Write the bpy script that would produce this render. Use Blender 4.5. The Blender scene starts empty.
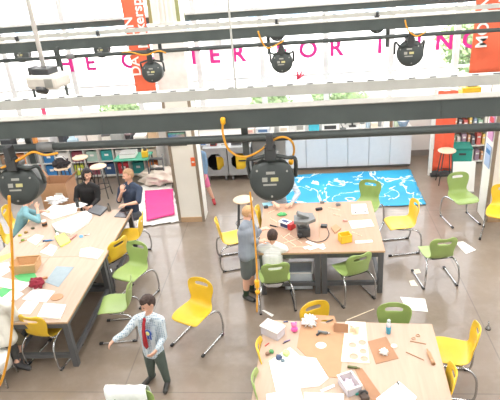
import bpy, bmesh, math, random
from mathutils import Vector, Matrix, noise
random.seed(7)
S = bpy.context.scene
COL = S.collection
R = math.radians
# ------------------------------------------------------------------ camera
F, PITCH, ROLL, YAW, H = 535.0, R(25.4), R(4.7), R(6.6), 4.8
fw = Vector((-math.sin(YAW)*math.cos(PITCH), math.cos(YAW)*math.cos(PITCH), -math.sin(PITCH)))
rt0 = Vector((math.cos(YAW), math.sin(YAW), 0)); up0 = rt0.cross(fw)
rt = math.cos(ROLL)*rt0 - math.sin(ROLL)*up0
up = math.sin(ROLL)*rt0 + math.cos(ROLL)*up0
EYE = Vector((0, 0, H))
cd = bpy.data.cameras.new('camera'); cam = bpy.data.objects.new('camera', cd); COL.objects.link(cam)
cam.matrix_world = Matrix(((rt.x, up.x, -fw.x, 0), (rt.y, up.y, -fw.y, 0), (rt.z, up.z, -fw.z, H), (0, 0, 0, 1)))
cd.sensor_width = 36; cd.lens = F*36/500; cd.clip_end = 300
S.camera = cam
def ray(px, py): return fw*F + rt*(px-250) - up*(py-200)
def P(px, py, z=0.0):                       # point of the plane z seen at that place of the photo
    d = ray(px, py); return EYE + d*((z-H)/d.z)
def W(px, py, Y):                           # point at depth Y
    d = ray(px, py); return EYE + d*(Y/d.y)
T = 0.74                                    # table height

# ------------------------------------------------------------------ materials
def lin(c):
    c = c/255.0
    return c/12.92 if c <= .04045 else ((c+.055)/1.055)**2.4
def rgb(r, g, b): return (lin(r), lin(g), lin(b), 1)
MATS = {}
def mat(name, col, rough=.5, metal=0, vary=.06, scale=9, bump=0, bscale=60, coat=0, trans=0, emis=None, estr=0, spec=.5):
    if name in MATS: return MATS[name]
    m = bpy.data.materials.new(name); m.use_nodes = True; nt = m.node_tree; b = nt.nodes['Principled BSDF']
    c = rgb(*col)
    b.inputs['Roughness'].default_value = rough; b.inputs['Metallic'].default_value = metal
    b.inputs['Coat Weight'].default_value = coat; b.inputs['Transmission Weight'].default_value = trans
    b.inputs['Specular IOR Level'].default_value = spec
    tc = nt.nodes.new('ShaderNodeTexCoord'); nz = nt.nodes.new('ShaderNodeTexNoise'); nz.inputs['Scale'].default_value = scale
    nz.inputs['Detail'].default_value = 4
    nt.links.new(tc.outputs['Object'], nz.inputs['Vector'])
    rp = nt.nodes.new('ShaderNodeValToRGB')
    rp.color_ramp.elements[0].position = .3; rp.color_ramp.elements[1].position = .7
    rp.color_ramp.elements[0].color = tuple(max(0, x*(1-vary)) for x in c[:3])+(1,)
    rp.color_ramp.elements[1].color = tuple(min(1, x*(1+vary)) for x in c[:3])+(1,)
    nt.links.new(nz.outputs['Fac'], rp.inputs['Fac']); nt.links.new(rp.outputs['Color'], b.inputs['Base Color'])
    if bump:
        n2 = nt.nodes.new('ShaderNodeTexNoise'); n2.inputs['Scale'].default_value = bscale
        nt.links.new(tc.outputs['Object'], n2.inputs['Vector'])
        bp = nt.nodes.new('ShaderNodeBump'); bp.inputs['Strength'].default_value = bump; bp.inputs['Distance'].default_value = .02
        nt.links.new(n2.outputs['Fac'], bp.inputs['Height']); nt.links.new(bp.outputs['Normal'], b.inputs['Normal'])
    if emis:
        b.inputs['Emission Color'].default_value = rgb(*emis); b.inputs['Emission Strength'].default_value = estr
    MATS[name] = m; return m
def nodes(m): return m.node_tree.nodes, m.node_tree.links, m.node_tree.nodes['Principled BSDF']
def math_node(N, L, op, a, b=None):
    n = N.new('ShaderNodeMath'); n.operation = op
    for i, x in enumerate((a, b)):
        if x is None: continue
        if isinstance(x, (int, float)): n.inputs[i].default_value = x
        else: L.new(x, n.inputs[i])
    return n.outputs[0]
def mixcol(N, L, fac, a, b):
    n = N.new('ShaderNodeMix'); n.data_type = 'RGBA'
    if isinstance(fac, (int, float)): n.inputs[0].default_value = fac
    else: L.new(fac, n.inputs[0])
    for i, x in ((6, a), (7, b)):
        if isinstance(x, tuple): n.inputs[i].default_value = x
        else: L.new(x, n.inputs[i])
    return n.outputs[2]

def floor_mat():
    m = mat('polished concrete', (128, 114, 100), .34, 0, .16, .8, spec=.9, coat=.4); N, L, b = nodes(m)
    base = b.inputs['Base Color'].links[0].from_socket
    g = N.new('ShaderNodeNewGeometry'); sx = N.new('ShaderNodeSeparateXYZ'); L.new(g.outputs['Position'], sx.inputs[0])
    n2 = N.new('ShaderNodeTexNoise'); n2.inputs['Scale'].default_value = 5; n2.inputs['Detail'].default_value = 8; n2.inputs['Roughness'].default_value = .7
    L.new(g.outputs['Position'], n2.inputs['Vector'])
    c1 = mixcol(N, L, math_node(N, L, 'MULTIPLY', math_node(N, L, 'SUBTRACT', n2.outputs['Fac'], .45), 1.6), base, rgb(152, 141, 130))
    def line(axis, off, per, w):
        t = math_node(N, L, 'PINGPONG', math_node(N, L, 'ADD', sx.outputs[axis], off), per/2)
        return math_node(N, L, 'LESS_THAN', t, w)
    ln = math_node(N, L, 'MAXIMUM', line(0, 2.30, 4.6, .008), line(1, -4.72+.0, 4.6, .008))
    c2 = mixcol(N, L, math_node(N, L, 'MULTIPLY', ln, .45), c1, rgb(80, 72, 66))
    L.new(c2, b.inputs['Base Color'])
    rr = math_node(N, L, 'ADD', math_node(N, L, 'MULTIPLY', n2.outputs['Fac'], .18), .26); L.new(rr, b.inputs['Roughness'])
    return m
def wood_mat(name, a, bcol, rough=.42, scale=1.2):
    m = mat(name, a, rough, spec=.3); N, L, b = nodes(m)
    tc = N.new('ShaderNodeTexCoord'); mp = N.new('ShaderNodeMapping'); mp.inputs['Scale'].default_value = (14, 1.3, 6)
    L.new(tc.outputs['Object'], mp.inputs['Vector'])
    nz = N.new('ShaderNodeTexNoise'); nz.inputs['Scale'].default_value = scale; nz.inputs['Detail'].default_value = 5; nz.inputs['Distortion'].default_value = .5
    L.new(mp.outputs[0], nz.inputs['Vector'])
    L.new(mixcol(N, L, nz.outputs['Fac'], rgb(*a), rgb(*bcol)), b.inputs['Base Color'])
    return m
M_FLOOR = floor_mat()
M_WOOD = wood_mat('pale maple laminate', (198, 175, 157), (176, 153, 135), .6)
M_WOOD2 = wood_mat('pinkish maple laminate', (192, 158, 136), (176, 142, 120), .62)
M_EDGE = mat('plywood edge', (190, 158, 124), .6)
M_STOOLTOP = wood_mat('stool wood', (232, 208, 182), (218, 190, 160))
M_STEEL = mat('grey table steel', (98, 100, 102), .45, .3)
M_CHROME = mat('brushed chrome', (190, 192, 194), .22, 1, .03)
M_BLACK = mat('black rubber', (38, 38, 40), .6)
M_YEL = mat('yellow chair plastic', (228, 188, 48), .38, 0, .03, coat=.15)
M_GRN = mat('green chair plastic', (148, 172, 100), .4, 0, .03, coat=.15)
M_WHITE = mat('white paint', (236, 234, 230), .6)
M_PAPER = mat('white paper', (240, 239, 236), .75, 0, .02)
M_FOAM = mat('white foam board', (242, 242, 240), .6, 0, .02)
M_CREAM = mat('cream panel', (242, 239, 231), .55, 0, .03, 2)
M_FLANGE = mat('taupe steel', (150, 136, 120), .5, .1)
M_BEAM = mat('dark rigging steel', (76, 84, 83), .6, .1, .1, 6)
M_BEAMTOP = mat('pale beam top', (150, 148, 142), .8)
M_PIPE = mat('dark grey pipe', (74, 80, 79), .5, .2)
M_PALE = mat('pale galvanised strut', (200, 201, 196), .6, .1, .05)
M_SPOT = mat('black lamp housing', (66, 72, 72), .45, .2)
M_LABEL = mat('silver label', (158, 158, 152), .5)
M_LABELY = mat('yellow label', (190, 184, 130), .5)
M_ORCABLE = mat('orange cable', (226, 160, 48), .55)
M_ORPLUG = mat('orange plug', (240, 176, 30), .45)
M_ORANGE = mat('orange banner cloth', (238, 112, 80), .8, 0, .03, bump=.1)
M_MAG = mat('magenta vinyl', (222, 44, 146), .5)
M_CAB = mat('pale grey cabinet', (218, 220, 224), .5, 0, .02)
M_CARD = mat('cardboard', (186, 144, 110), .8, 0, .04)
M_CARD2 = mat('brown cardboard', (168, 126, 96), .8, 0, .05)
M_PLY = mat('thin birch ply', (240, 226, 202), .6)
M_TEAL = mat('teal plastic', (44, 158, 144), .45)
M_CYAN = mat('cyan plastic', (70, 184, 206), .5)
M_GREY = mat('mid grey plastic', (120, 122, 122), .5)
M_DGREY = mat('charcoal plastic', (62, 64, 66), .5)
M_BLUE = mat('blue plastic', (52, 120, 178), .5)
M_NAVY = mat('navy plastic', (46, 62, 108), .5)
M_RED = mat('red plastic', (204, 50, 54), .5)
M_MAROON = mat('maroon fabric', (140, 40, 58), .85, bump=.5, bscale=40)
M_LIME = mat('lime paper', (214, 226, 118), .7)
M_PINK = mat('pink plush', (240, 130, 180), .9)
M_GREENP = mat('green paper', (90, 180, 110), .7)
M_WICKER = None
def clear_mat(name, col, alpha=.35, rough=.12):
    m = bpy.data.materials.new(name); m.use_nodes = True; N = m.node_tree.nodes; L = m.node_tree.links
    b = N['Principled BSDF']; b.inputs['Base Color'].default_value = rgb(*col); b.inputs['Roughness'].default_value = rough
    t = N.new('ShaderNodeBsdfTransparent'); mx = N.new('ShaderNodeMixShader'); mx.inputs[0].default_value = alpha
    L.new(t.outputs[0], mx.inputs[1]); L.new(b.outputs[0], mx.inputs[2]); L.new(mx.outputs[0], N['Material Output'].inputs['Surface'])
    return m
M_GLASS = clear_mat('window glass', (225, 235, 235), .06, .03)
M_CLEARP = clear_mat('translucent plastic', (235, 232, 240), .55, .25)

# ------------------------------------------------------------------ mesh builder
class MB:
    def __init__(s): s.v = []; s.f = []; s.m = []; s.cur = 0
    def add(s, vs, fs):
        o = len(s.v); s.v += [Vector(v) for v in vs]; s.f += [tuple(i+o for i in f) for f in fs]; s.m += [s.cur]*len(fs); return s
    def box(s, c, d, rz=0, mx=None):
        x, y, z = (k/2 for k in d); vs = [Vector((a*x, b*y, e*z)) for e in (-1, 1) for b in (-1, 1) for a in (-1, 1)]
        q = Matrix.Rotation(rz, 3, 'Z') if mx is None else mx
        c = Vector(c); vs = [q @ v + c for v in vs]
        return s.add(vs, [(0, 2, 3, 1), (4, 5, 7, 6), (0, 1, 5, 4), (2, 6, 7, 3), (0, 4, 6, 2), (1, 3, 7, 5)])
    def prism(s, poly, z0, z1):
        n = len(poly); a = sum(poly[i][0]*poly[(i+1) % n][1]-poly[(i+1) % n][0]*poly[i][1] for i in range(n))
        if a < 0: poly = poly[::-1]
        vs = [(p[0], p[1], z0) for p in poly]+[(p[0], p[1], z1) for p in poly]
        return s.add(vs, [tuple(range(n))[::-1], tuple(range(n, 2*n))]+[(i, (i+1) % n, n+(i+1) % n, n+i) for i in range(n)])
    def tube(s, pts, r, n=10, closed=False, cap=True):
        pts = [Vector(p) for p in pts]; k = len(pts); rs = r if isinstance(r, (list, tuple)) else [r]*k
        nrm = None; rings = []
        for i in range(k):
            a = pts[(i-1) % k] if (closed or i > 0) else pts[0]; b = pts[(i+1) % k] if (closed or i < k-1) else pts[-1]
            t = (b-a).normalized()
            if nrm is None:
                nrm = t.orthogonal().normalized()
            nrm = (nrm-t*nrm.dot(t))
            if nrm.length < 1e-6: nrm = t.orthogonal()
            nrm.normalize(); bn = t.cross(nrm)
            rings.append([pts[i]+(nrm*math.cos(2*math.pi*j/n)+bn*math.sin(2*math.pi*j/n))*rs[i] for j in range(n)])
        vs = [v for q in rings for v in q]; fs = []
        for i in range(k if closed else k-1):
            i2 = (i+1) % k
            for j in range(n): fs.append((i*n+j, i*n+(j+1) % n, i2*n+(j+1) % n, i2*n+j))
        if cap and not closed: fs += [tuple(range(n))[::-1], tuple(range((k-1)*n, k*n))]
        return s.add(vs, fs)
    def lathe(s, prof, c=(0, 0, 0), axis=(0, 0, 1), n=24):
        ax = Vector(axis).normalized(); q = Vector((0, 0, 1)).rotation_difference(ax).to_matrix(); c = Vector(c); vs = []; fs = []
        for r, z in prof:
            for j in range(n):
                a = 2*math.pi*j/n; vs.append(q @ Vector((max(r, 1e-4)*math.cos(a), max(r, 1e-4)*math.sin(a), z))+c)
        for i in range(len(prof)-1):
            for j in range(n): fs.append((i*n+j, i*n+(j+1) % n, (i+1)*n+(j+1) % n, (i+1)*n+j))
        fs += [tuple(range(n))[::-1], tuple(range((len(prof)-1)*n, len(prof)*n))]
        return s.add(vs, fs)
    def capsule(s, a, b, ra, rb, n=14, h=5):
        a, b = Vector(a), Vector(b); d = b-a; l = d.length
        if l < 1e-5: d = Vector((0, 0, 1)); l = 1e-5
        prof = [(ra*math.cos(R(90*(1-i/h))), -ra*math.sin(R(90*(1-i/h)))) for i in range(h+1)]
        prof += [(rb*math.cos(R(90*i/h)), l+rb*math.sin(R(90*i/h))) for i in range(h+1)]
        return s.lathe(prof, a, d, n)
    def ell(s, c, rad, q=None, n=20, h=12):
        q = q or Matrix.Identity(3); c = Vector(c); vs = []; fs = []
        for i in range(h+1):
            t = math.pi*i/h
            for j in range(n):
                a = 2*math.pi*j/n; st = max(math.sin(t), 1e-3)
                vs.append(q @ Vector((rad[0]*st*math.cos(a), rad[1]*st*math.sin(a), -rad[2]*math.cos(t)))+c)
        for i in range(h):
            for j in range(n): fs.append((i*n+j, i*n+(j+1) % n, (i+1)*n+(j+1) % n, (i+1)*n+j))
        fs += [tuple(range(n))[::-1], tuple(range(h*n, h*n+n))]
        return s.add(vs, fs)
    def build(s, name, mats, parent=None, smooth=False, bevel=0, origin=None):
        me = bpy.data.meshes.new(name)
        o = Vector(origin) if origin is not None else Vector((0, 0, 0))
        me.from_pydata([v-o for v in s.v], [], s.f)
        for m in (mats if isinstance(mats, (list, tuple)) else [mats]): me.materials.append(m)
        for i, p in enumerate(me.polygons): p.material_index = s.m[i]; p.use_smooth = smooth
        ob = bpy.data.objects.new(name, me); COL.objects.link(ob)
        if parent: ob.parent = parent
        else: ob.location = o
        if bevel:
            b = ob.modifiers.new('b', 'BEVEL'); b.width = bevel; b.segments = 2; b.limit_method = 'ANGLE'
        return ob
def bake(ob):
    bpy.context.view_layer.update()
    dg = bpy.context.evaluated_depsgraph_get(); me = bpy.data.meshes.new_from_object(ob.evaluated_get(dg))
    old = ob.data; ob.modifiers.clear(); ob.data = me; me.name = old.name; bpy.data.meshes.remove(old); return ob
def tag(o, label, cat, group=None, kind=None):
    o['label'] = label; o['category'] = cat
    if group: o['group'] = group
    if kind: o['kind'] = kind
    return o
def thing(name, label, cat, loc=(0, 0, 0), rz=0, group=None):
    o = bpy.data.objects.new(name, None); COL.objects.link(o); o.location = loc; o.rotation_euler = (0, 0, rz)
    o.empty_display_size = .1
    return tag(o, label, cat, group)
def struct(name, mb, m, **k):
    o = mb.build(name, m, **k); o['kind'] = 'structure'; return o
def dup(root, loc, rz, label=None, swap=None, scale=None):
    r = root.copy(); COL.objects.link(r); r.location = loc; r.rotation_euler = (0, 0, rz)
    if scale: r.scale = scale
    if label: r['label'] = label
    def kids(src, dst):
        for ch in src.children:
            c = ch.copy(); COL.objects.link(c); c.parent = dst
            if swap and ch.name.split('.')[0] == swap[0]: c.data = swap[1]
            kids(ch, c)
    kids(root, r); return r
def spline(pts, k=8):
    pts = [Vector(p) for p in pts]; out = []
    for i in range(len(pts)-1):
        p0 = pts[max(i-1, 0)]; p1 = pts[i]; p2 = pts[i+1]; p3 = pts[min(i+2, len(pts)-1)]
        for j in range(k):
            t = j/k; out.append(.5*((2*p1)+(p2-p0)*t+(2*p0-5*p1+4*p2-p3)*t*t+(3*p1-p0-3*p2+p3)*t**3))
    return out+[pts[-1]]
def heading(fx, fy): return math.atan2(-fx, fy)

# ------------------------------------------------------------------ setting
YW = 12.2                                   # window wall
XL, XR, YB, ZC = -9.6, 7.5, -2.0, 6.6
struct('floor', MB().box(((XL+XR)/2, (YB+YW)/2, -.05), (XR-XL+.4, YW-YB+.4, .1)), M_FLOOR)
struct('ceiling', MB().box(((XL+XR)/2, (YB+YW)/2, ZC+.05), (XR-XL+.4, YW-YB+.4, .1)), M_WHITE)
M_WALL = mat('painted wall', (222, 220, 216), .7, 0, .02, 2)
struct('wall_left', MB().box((XL-.1, (YB+YW)/2, ZC/2), (.2, YW-YB, ZC)), M_WALL)
struct('wall_right', MB().box((XR+.1, (YB+YW)/2, ZC/2), (.2, YW-YB, ZC)), M_WALL)
struct('wall_front', MB().box(((XL+XR)/2, YB-.1, ZC/2), (XR-XL, .2, ZC)), M_WALL)
SILL = 1.28
struct('wall_back', MB().box(((XL+XR)/2, YW+.1, SILL/2), (XR-XL, .2, SILL)), M_WALL)
struct('baseboard_back', MB().box((2.9, YW-.012, .07), (1.6, .024, .14)), mat('grey baseboard', (136, 130, 124), .6))
# windows: bays between mullions, three panes high
mul = [-9.6, -7.53, -5.68, -3.83, -1.98, -.13+.0, 1.62, 3.36, 5.1, 7.5]
mul = [-9.6]+[W(px, 60, YW).x for px in (5, 70, 134, 198, 262, 326, 391, 456)]+[5.6, 7.5]
mul[1] = max(mul[1], -8.6)
M_MULL = mat('white mullion', (228, 230, 232), .45)
for i in range(len(mul)-1):
    x0, x1 = mul[i], mul[i+1]
    fr = MB()
    for x in (x0+.03, x1-.03): fr.box((x, YW+.06, (SILL+ZC)/2), (.06, .1, ZC-SILL))
    for z in (SILL+.03, 2.05, 3.55, 5.1, ZC-.03): fr.box(((x0+x1)/2, YW+.06, z), (x1-x0-.12, .08, .05 if SILL+.1 < z < ZC-.1 else .06))
    w = struct('window_%d' % (i+1), fr, M_MULL)
    MB().box(((x0+x1)/2, YW+.07, (SILL+ZC)/2), (x1-x0-.12, .012, ZC-SILL-.12)).build('pane', M_GLASS, w)
struct('trim_1', MB().box(((XL+XR)/2, YW-.04, SILL+.015), (XR-XL, .12, .03)), M_WHITE)

M_OLIVE = mat('olive steel', (150, 152, 104), .6)
# columns: cream boxes with taupe steel corner flanges
def column(name, x0, y0, w=.5, d=.5):
    o = struct(name, MB().box((x0+w/2, y0+d/2, ZC/2), (w-.012, d-.012, ZC)), M_CREAM)
    for nm, m, z0, z1 in (('flange', M_FLANGE, 0, 2.55), ('upper_flange', M_OLIVE, 3.75, ZC)):
        fl = MB()
        for x in (x0+.028, x0+w-.028):
            for y in (y0+.01, y0+d-.01): fl.box((x, y, (z0+z1)/2), (.056, .03, z1-z0))
        fl.build(nm, m, o)
    MB().box((x0+w/2, y0-.004, 3.15), (w+.012, .03, 1.2)).build('cladding', M_WHITE, o)
    cn = MB()
    for k in (.35, .5, .62, .78): cn.tube([(x0+w*k, y0-.03, 3.75), (x0+w*k, y0-.03, ZC)], .016, 8)
    cn.build('conduit', M_WHITE, o)
    MB().box((x0+w/2, y0-.004, .05), (w-.11, .02, .1)).build('base_plate', M_EDGE, o)
    return o
cl = P(179, 222); cr = P(205, 222)
column('column_left', cl.x, cl.y, cr.x-cl.x, .42)
rp_ = P(484, 222)
column('column_right', rp_.x, rp_.y, .55, .45)

# ------------------------------------------------------------------ outside
M_PAVE = mat('pale paving', (160, 158, 154), .8, 0, .06, 1.5)
struct('ground_outside', MB().box((0, 52, -.15), (120, 79, .1)), M_PAVE)
M_FAC = mat('pale stucco', (190, 188, 184), .8, 0, .03, .6); M_FWIN = mat('facade glass', (96, 112, 122), .3)
def building(label, x, y, w, h, cols, rows):
    t = thing('building', label, 'building', (x, y, -.1))
    MB().box((0, 3, h/2), (w, 6, h)).build('wall', M_FAC, t)
    for i in range(cols):
        for j in range(rows):
            MB().box(((i+.5-cols/2)*w/cols, -.03, 1.4+(h-1.5)/rows*(j+.35)), (w/cols*.55, .1, (h-1.5)/rows*.55)).build('window', M_FWIN, t)
    MB().box((0, 2.9, h+.1), (w+.3, 6.3, .2)).build('roof', M_WHITE, t)
building('pale low building outside, seen above the first letters of the window lettering', -10, 25, 11, 9, 6, 4)
building('pale wide building outside, seen behind the middle window lettering', 2.6, 27, 11, 9, 6, 4)
building('pale building outside beyond the green bushes, near the right banner', 14.5, 26, 10, 9, 5, 4)
M_LEAF = mat('bush leaves', (150, 176, 120), .8, 0, .25, 5)
M_TRUNK = mat('bark', (120, 100, 84), .9)
def bush(name, label, cat, x, y, w, h, trunk, n=900):
    t = thing(name, label, cat, (x, y, -.1)); m = MB(); z0 = h*.35 if trunk else .1
    for k in range(n):
        a = Vector((random.gauss(0, 1), random.gauss(0, 1), random.gauss(0, 1))).normalized()*random.random()**.4
        c = Vector((a.x*w/2, a.y*w/2, z0+(a.z+1)/2*(h-z0))); u = Vector((random.uniform(-1, 1), random.uniform(-1, 1), random.uniform(-1, 1))).normalized()
        v = u.orthogonal().normalized(); s = random.uniform(.05, .1)*(1+w*.2)
        m.add([c-u*s, c+v*s*.5, c+u*s, c-v*s*.5], [(0, 1, 2, 3)])
    m.build('foliage', M_LEAF, t)
    tr = MB().tube([(0, 0, 0), (.03, 0, h*.4), (0, .03, h*.7)], [.07, .05, .02], 8)
    for k in range(4): tr.tube([(0, 0, h*.4), (math.cos(k*1.6)*w*.25, math.sin(k*1.6)*w*.25, h*.7)], [.03, .01], 6)
    tr.build('stem', M_TRUNK, t)
bush('street_tree', 'pale green street tree outside, seen under the letters I and N', 'tree', 5.1, 16.5, 2.4, 2.9, True, 1800)
bush('shrub', 'green shrub outside the window beside the orange banner on the right', 'shrub', 6.3, 14.6, 1.5, 1.7, False)
bush('shrub', 'green shrub outside behind the teal box on the counter', 'shrub', 1.0, 14.4, 1.7, 1.4, False)
bush('shrub', 'green shrub outside below the word FOR', 'shrub', -.9, 14.7, 1.3, 1.3, False)
bush('shrub', 'small green shrub outside behind the far left bench', 'shrub', -5.2, 14.5, 1.4, 1.3, False)

# ------------------------------------------------------------------ lettering on the windows
def text_mesh(s, size, ext=.004, bold=0):
    cu = bpy.data.curves.new('t', 'FONT'); cu.body = s; cu.size = size; cu.extrude = ext; cu.align_x = 'CENTER'; cu.offset = bold
    o = bpy.data.objects.new('t', cu); COL.objects.link(o); bpy.context.view_layer.update()
    me = bpy.data.meshes.new_from_object(o.evaluated_get(bpy.context.evaluated_depsgraph_get()))
    bpy.data.objects.remove(o); return me
def text_obj(name, items, m, parent=None):
    """items: (string, size, matrix, bold); joined into one lettering mesh"""
    vs = []; fs = []
    for s, size, mx, bold in items:
        me = text_mesh(s, size, .004, bold); o = len(vs)
        vs += [mx @ v.co for v in me.vertices]; fs += [tuple(i+o for i in p.vertices) for p in me.polygons]; bpy.data.meshes.remove(me)
    me = bpy.data.meshes.new(name); me.from_pydata(vs, [], fs); me.materials.append(m)
    ob = bpy.data.objects.new(name, me); COL.objects.link(ob)
    if parent: ob.parent = parent
    return ob
UPR = Matrix.Rotation(R(90), 4, 'X')
def letters(label, seq, grp):
    w0 = W(seq[0][1], seq[0][2], YW-.02); t = thing('window_lettering', label, 'lettering', (w0.x, YW-.02, 2.46), 0, grp)
    for ch, px, py in seq:
        text_obj('letter', [(ch, .5, Matrix.Translation((W(px, py, YW-.02).x-w0.x, 0, 0)) @ UPR, .014)], M_MAG, t)
letters('magenta vinyl word THE on the window behind the projector', [('T', 44, 66), ('H', 66, 64), ('E', 90, 62)], 'magenta window lettering')
letters('magenta vinyl word CENTER on the window behind the orange banner', [('C', 128, 58), ('E', 150, 56), ('N', 171, 54), ('T', 193, 53), ('E', 214, 51), ('R', 238, 49)], 'magenta window lettering')
letters('magenta vinyl word FOR on the window beside the hanging black lamps', [('F', 281, 47), ('O', 308, 45), ('R', 336, 43)], 'magenta window lettering')
letters('magenta vinyl letters INNO on the window running behind the right banner', [('I', 380, 40), ('N', 413, 37), ('N', 445, 34), ('O', 473, 32)], 'magenta window lettering')
# small red arrow shaped decal
a = W(301, 71, YW-.02)
m = MB()
for q in ([(-.11, -.2), (-.02, -.17), (.1, .2), (.04, .05)], [(-.11, -.2), (-.09, 0), (-.05, .0), (-.06, -.15)], [(-.1, -.21), (.05, -.12), (.07, -.04), (-.04, -.17)]):
    m.prism([(x, z) for x, z in q], -.003, .003)
m.v = [Vector((a.x+v.x, YW-.02+v.z, a.z+v.y)) for v in m.v]
tag(m.build('window_decal', mat('red vinyl', (226, 60, 96), .5)), 'small red slanted arrow decal on the window under the letter O', 'decal')
for px, py, lb in ((354, 82, 'small pink disc stuck on the window sill line below the word FOR'), (416, 86, 'small red sign outside the glass below the letters NN')):
    a = W(px, py, YW-.03); tag(MB().box(a, (.22, .02, .12)).build('window_sticker', mat('pink paper', (240, 120, 130), .7), origin=a, bevel=.004), lb, 'sticker')

# ------------------------------------------------------------------ banners
def banner(name, label, x0, x1, y, z0, z1, texts):
    t = thing(name, label, 'banner', ((x0+x1)/2, y, z0)); w = x1-x0; h = z1-z0; n = 24; vs = []; fs = []
    for i in range(n+1):
        for j in range(7):
            vs.append(((j/6-.5)*w, .012*math.sin(i*.7+j*.5), h*i/n))
    for i in range(n):
        for j in range(6): k = i*7+j; fs.append((k, k+1, k+8, k+7))
    b = MB().add(vs, fs).build('cloth', M_ORANGE, t, True)
    sd = b.modifiers.new('s', 'SOLIDIFY'); sd.thickness = .004
    MB().tube([(-w/2-.03, 0, h+.01), (w/2+.03, 0, h+.01)], .018).build('rod', M_PALE, t)
    its = []
    for s, size, dx, dz in texts:
        its = [(s, size, Matrix.Translation((dx, -.022, dz)) @ UPR @ Matrix.Rotation(R(90), 4, 'Z'), .004)]
        text_obj('lettering', its, M_FOAM, t)
bl = W(136.5, 95, 9.05); br = W(157, 93, 9.05)
banner('hanging_banner', 'tall orange banner with white DAYTON Makerspace lettering beside the left column', bl.x, br.x, 9.05, bl.z-.02, bl.z+2.6,
       [('DAYTON', .23, -.04, .84), ('Makerspace', .23, .15, 1.36)])
b2 = W(469, 74, 8.72)
banner('hanging_banner', 'wide red orange banner with white MOON lettering hung on the right column', b2.x, b2.x+.62, 8.72, b2.z, b2.z+2.2,
       [('MOON', .24, -.1, .78), ('MI', .24, .17, .98)])

# ------------------------------------------------------------------ ceiling rig: beams, pipes, struts
def xspan(Y): return -(1.2+Y*.62), (1.2+Y*.62)
def beam(label, Y, zb, hgt, dep):
    x0, x1 = xspan(Y); t = thing('rigging_beam', label, 'beam', (0, Y, zb))
    MB().box(((x0+x1)/2, 0, hgt/2), (x1-x0, dep, hgt)).build('beam_body', M_BEAM, t)
    MB().box(((x0+x1)/2, 0, hgt+.002), (x1-x0, dep+.02, .006)).build('pale_top', M_BEAMTOP, t)  # thin paler strip along the top face
    d = MB()
    for x in (-1.4, -.1, .9, 1.9): d.box((x*Y/3.55, 0, hgt/2), (.004, dep+.006, hgt*.98))
    d.build('joint', M_PIPE, t)
    hg = MB()
    for x in (x0*.92, x1*.92): hg.tube([(x, .0, hgt), (x, .0, ZC-zb)], .008, 6)
    hg.build('hanger_rod', M_PALE, t)
def pipe(label, Y, z, r, drops=(), zt=3.68):
    x0, x1 = xspan(Y); t = thing('lighting_pipe', label, 'pipe', (0, Y, z))
    MB().tube([(x0, 0, 0), (x1, 0, 0)], r, 14).build('pipe_body', M_PIPE, t, True)
    for x in (x0*.55, x1*.5): MB().tube([(x-.06, 0, 0), (x+.06, 0, 0)], r*1.25, 14).build('coupling', M_GREY, t, True)
    for x in drops: MB().box((x, .02, (zt-z)/2-.05), (.045, .025, zt-z+.16)).build('drop_post', M_PIPE, t)
beam('largest dark grey beam, crossing the photo at the height of the column screen', 3.55, 3.675, .13, .1)
beam('dark grey beam crossing just above the window lettering', 7.15, 3.72, .13, .1)
beam('thin dark grey beam farthest away, top of the window lettering', 9.75, 3.68, .1, .08)
pipe('thick dark pipe just below the largest beam, carrying two big lamps', 3.55, 3.585, .029, (W(27, 140, 3.55).x, W(245, 140, 3.55).x))
pipe('dark pipe through the window lettering, carrying three round lamps', 7.15, 3.62, .026, (W(57, 60, 7.15).x, W(160, 50, 7.15).x, W(268, 35, 7.15).x, W(388, 28, 7.15).x))
def strut(label, Y, z, s):
    x0, x1 = xspan(Y); t = thing('cable_strut', label, 'strut', (0, Y, z))
    m = MB().box((0, -.5*s, 0), (x1-x0, .008, s)).box((0, 0, s/2-.004), (x1-x0, s, .008)).box((0, 0, -s/2+.004), (x1-x0, s, .008)); m.build('channel', M_PALE, t)
    for i in range(int((x1-x0)/.16)): MB().box((x0+.1+i*.16, -.25*s, s/2+.004), (.05, .02, .008)).build('clip', M_GREY, t)
    hg = MB()
    for x in (x0*.92, x1*.92): hg.tube([(x, 0, s/2), (x, 0, ZC-z)], .009, 6)
    hg.build('hanger_rod', M_PALE, t)
strut('pale grey cable strut with dark clips, just above the largest beam', 4.32, 3.72, .08)
strut('thin pale strut between the two upper dark beams', 8.5, 3.74, .06)
# thin dark stands hanging between strut and beams
for px0, py0, px1, py1, lb in ((57, 47, 68, 99, 'thin dark rod hanging down right of the projector'), (33, 88, 38, 100, 'short dark rod below the projector')):
    a = W(px0, py0, 7.0); b = W(px1, py1, 7.0); b.x = a.x
    tag(MB().tube([b, a], .02, 8).build('hanging_rod', M_PIPE, origin=b), lb, 'rod')
a = W(231, 0, 4.2); b = W(236, 91, 4.2); tag(MB().tube([(b.x, 4.2, 3.77), (b.x, 4.2, ZC)], .008, 8).build('hanging_conduit', M_PALE, origin=(b.x, 4.2, 3.77)), 'thin white vertical conduit left of the letter R', 'conduit')
# box clamps standing on the strut
a = W(244, 100, 3.62); 
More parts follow.
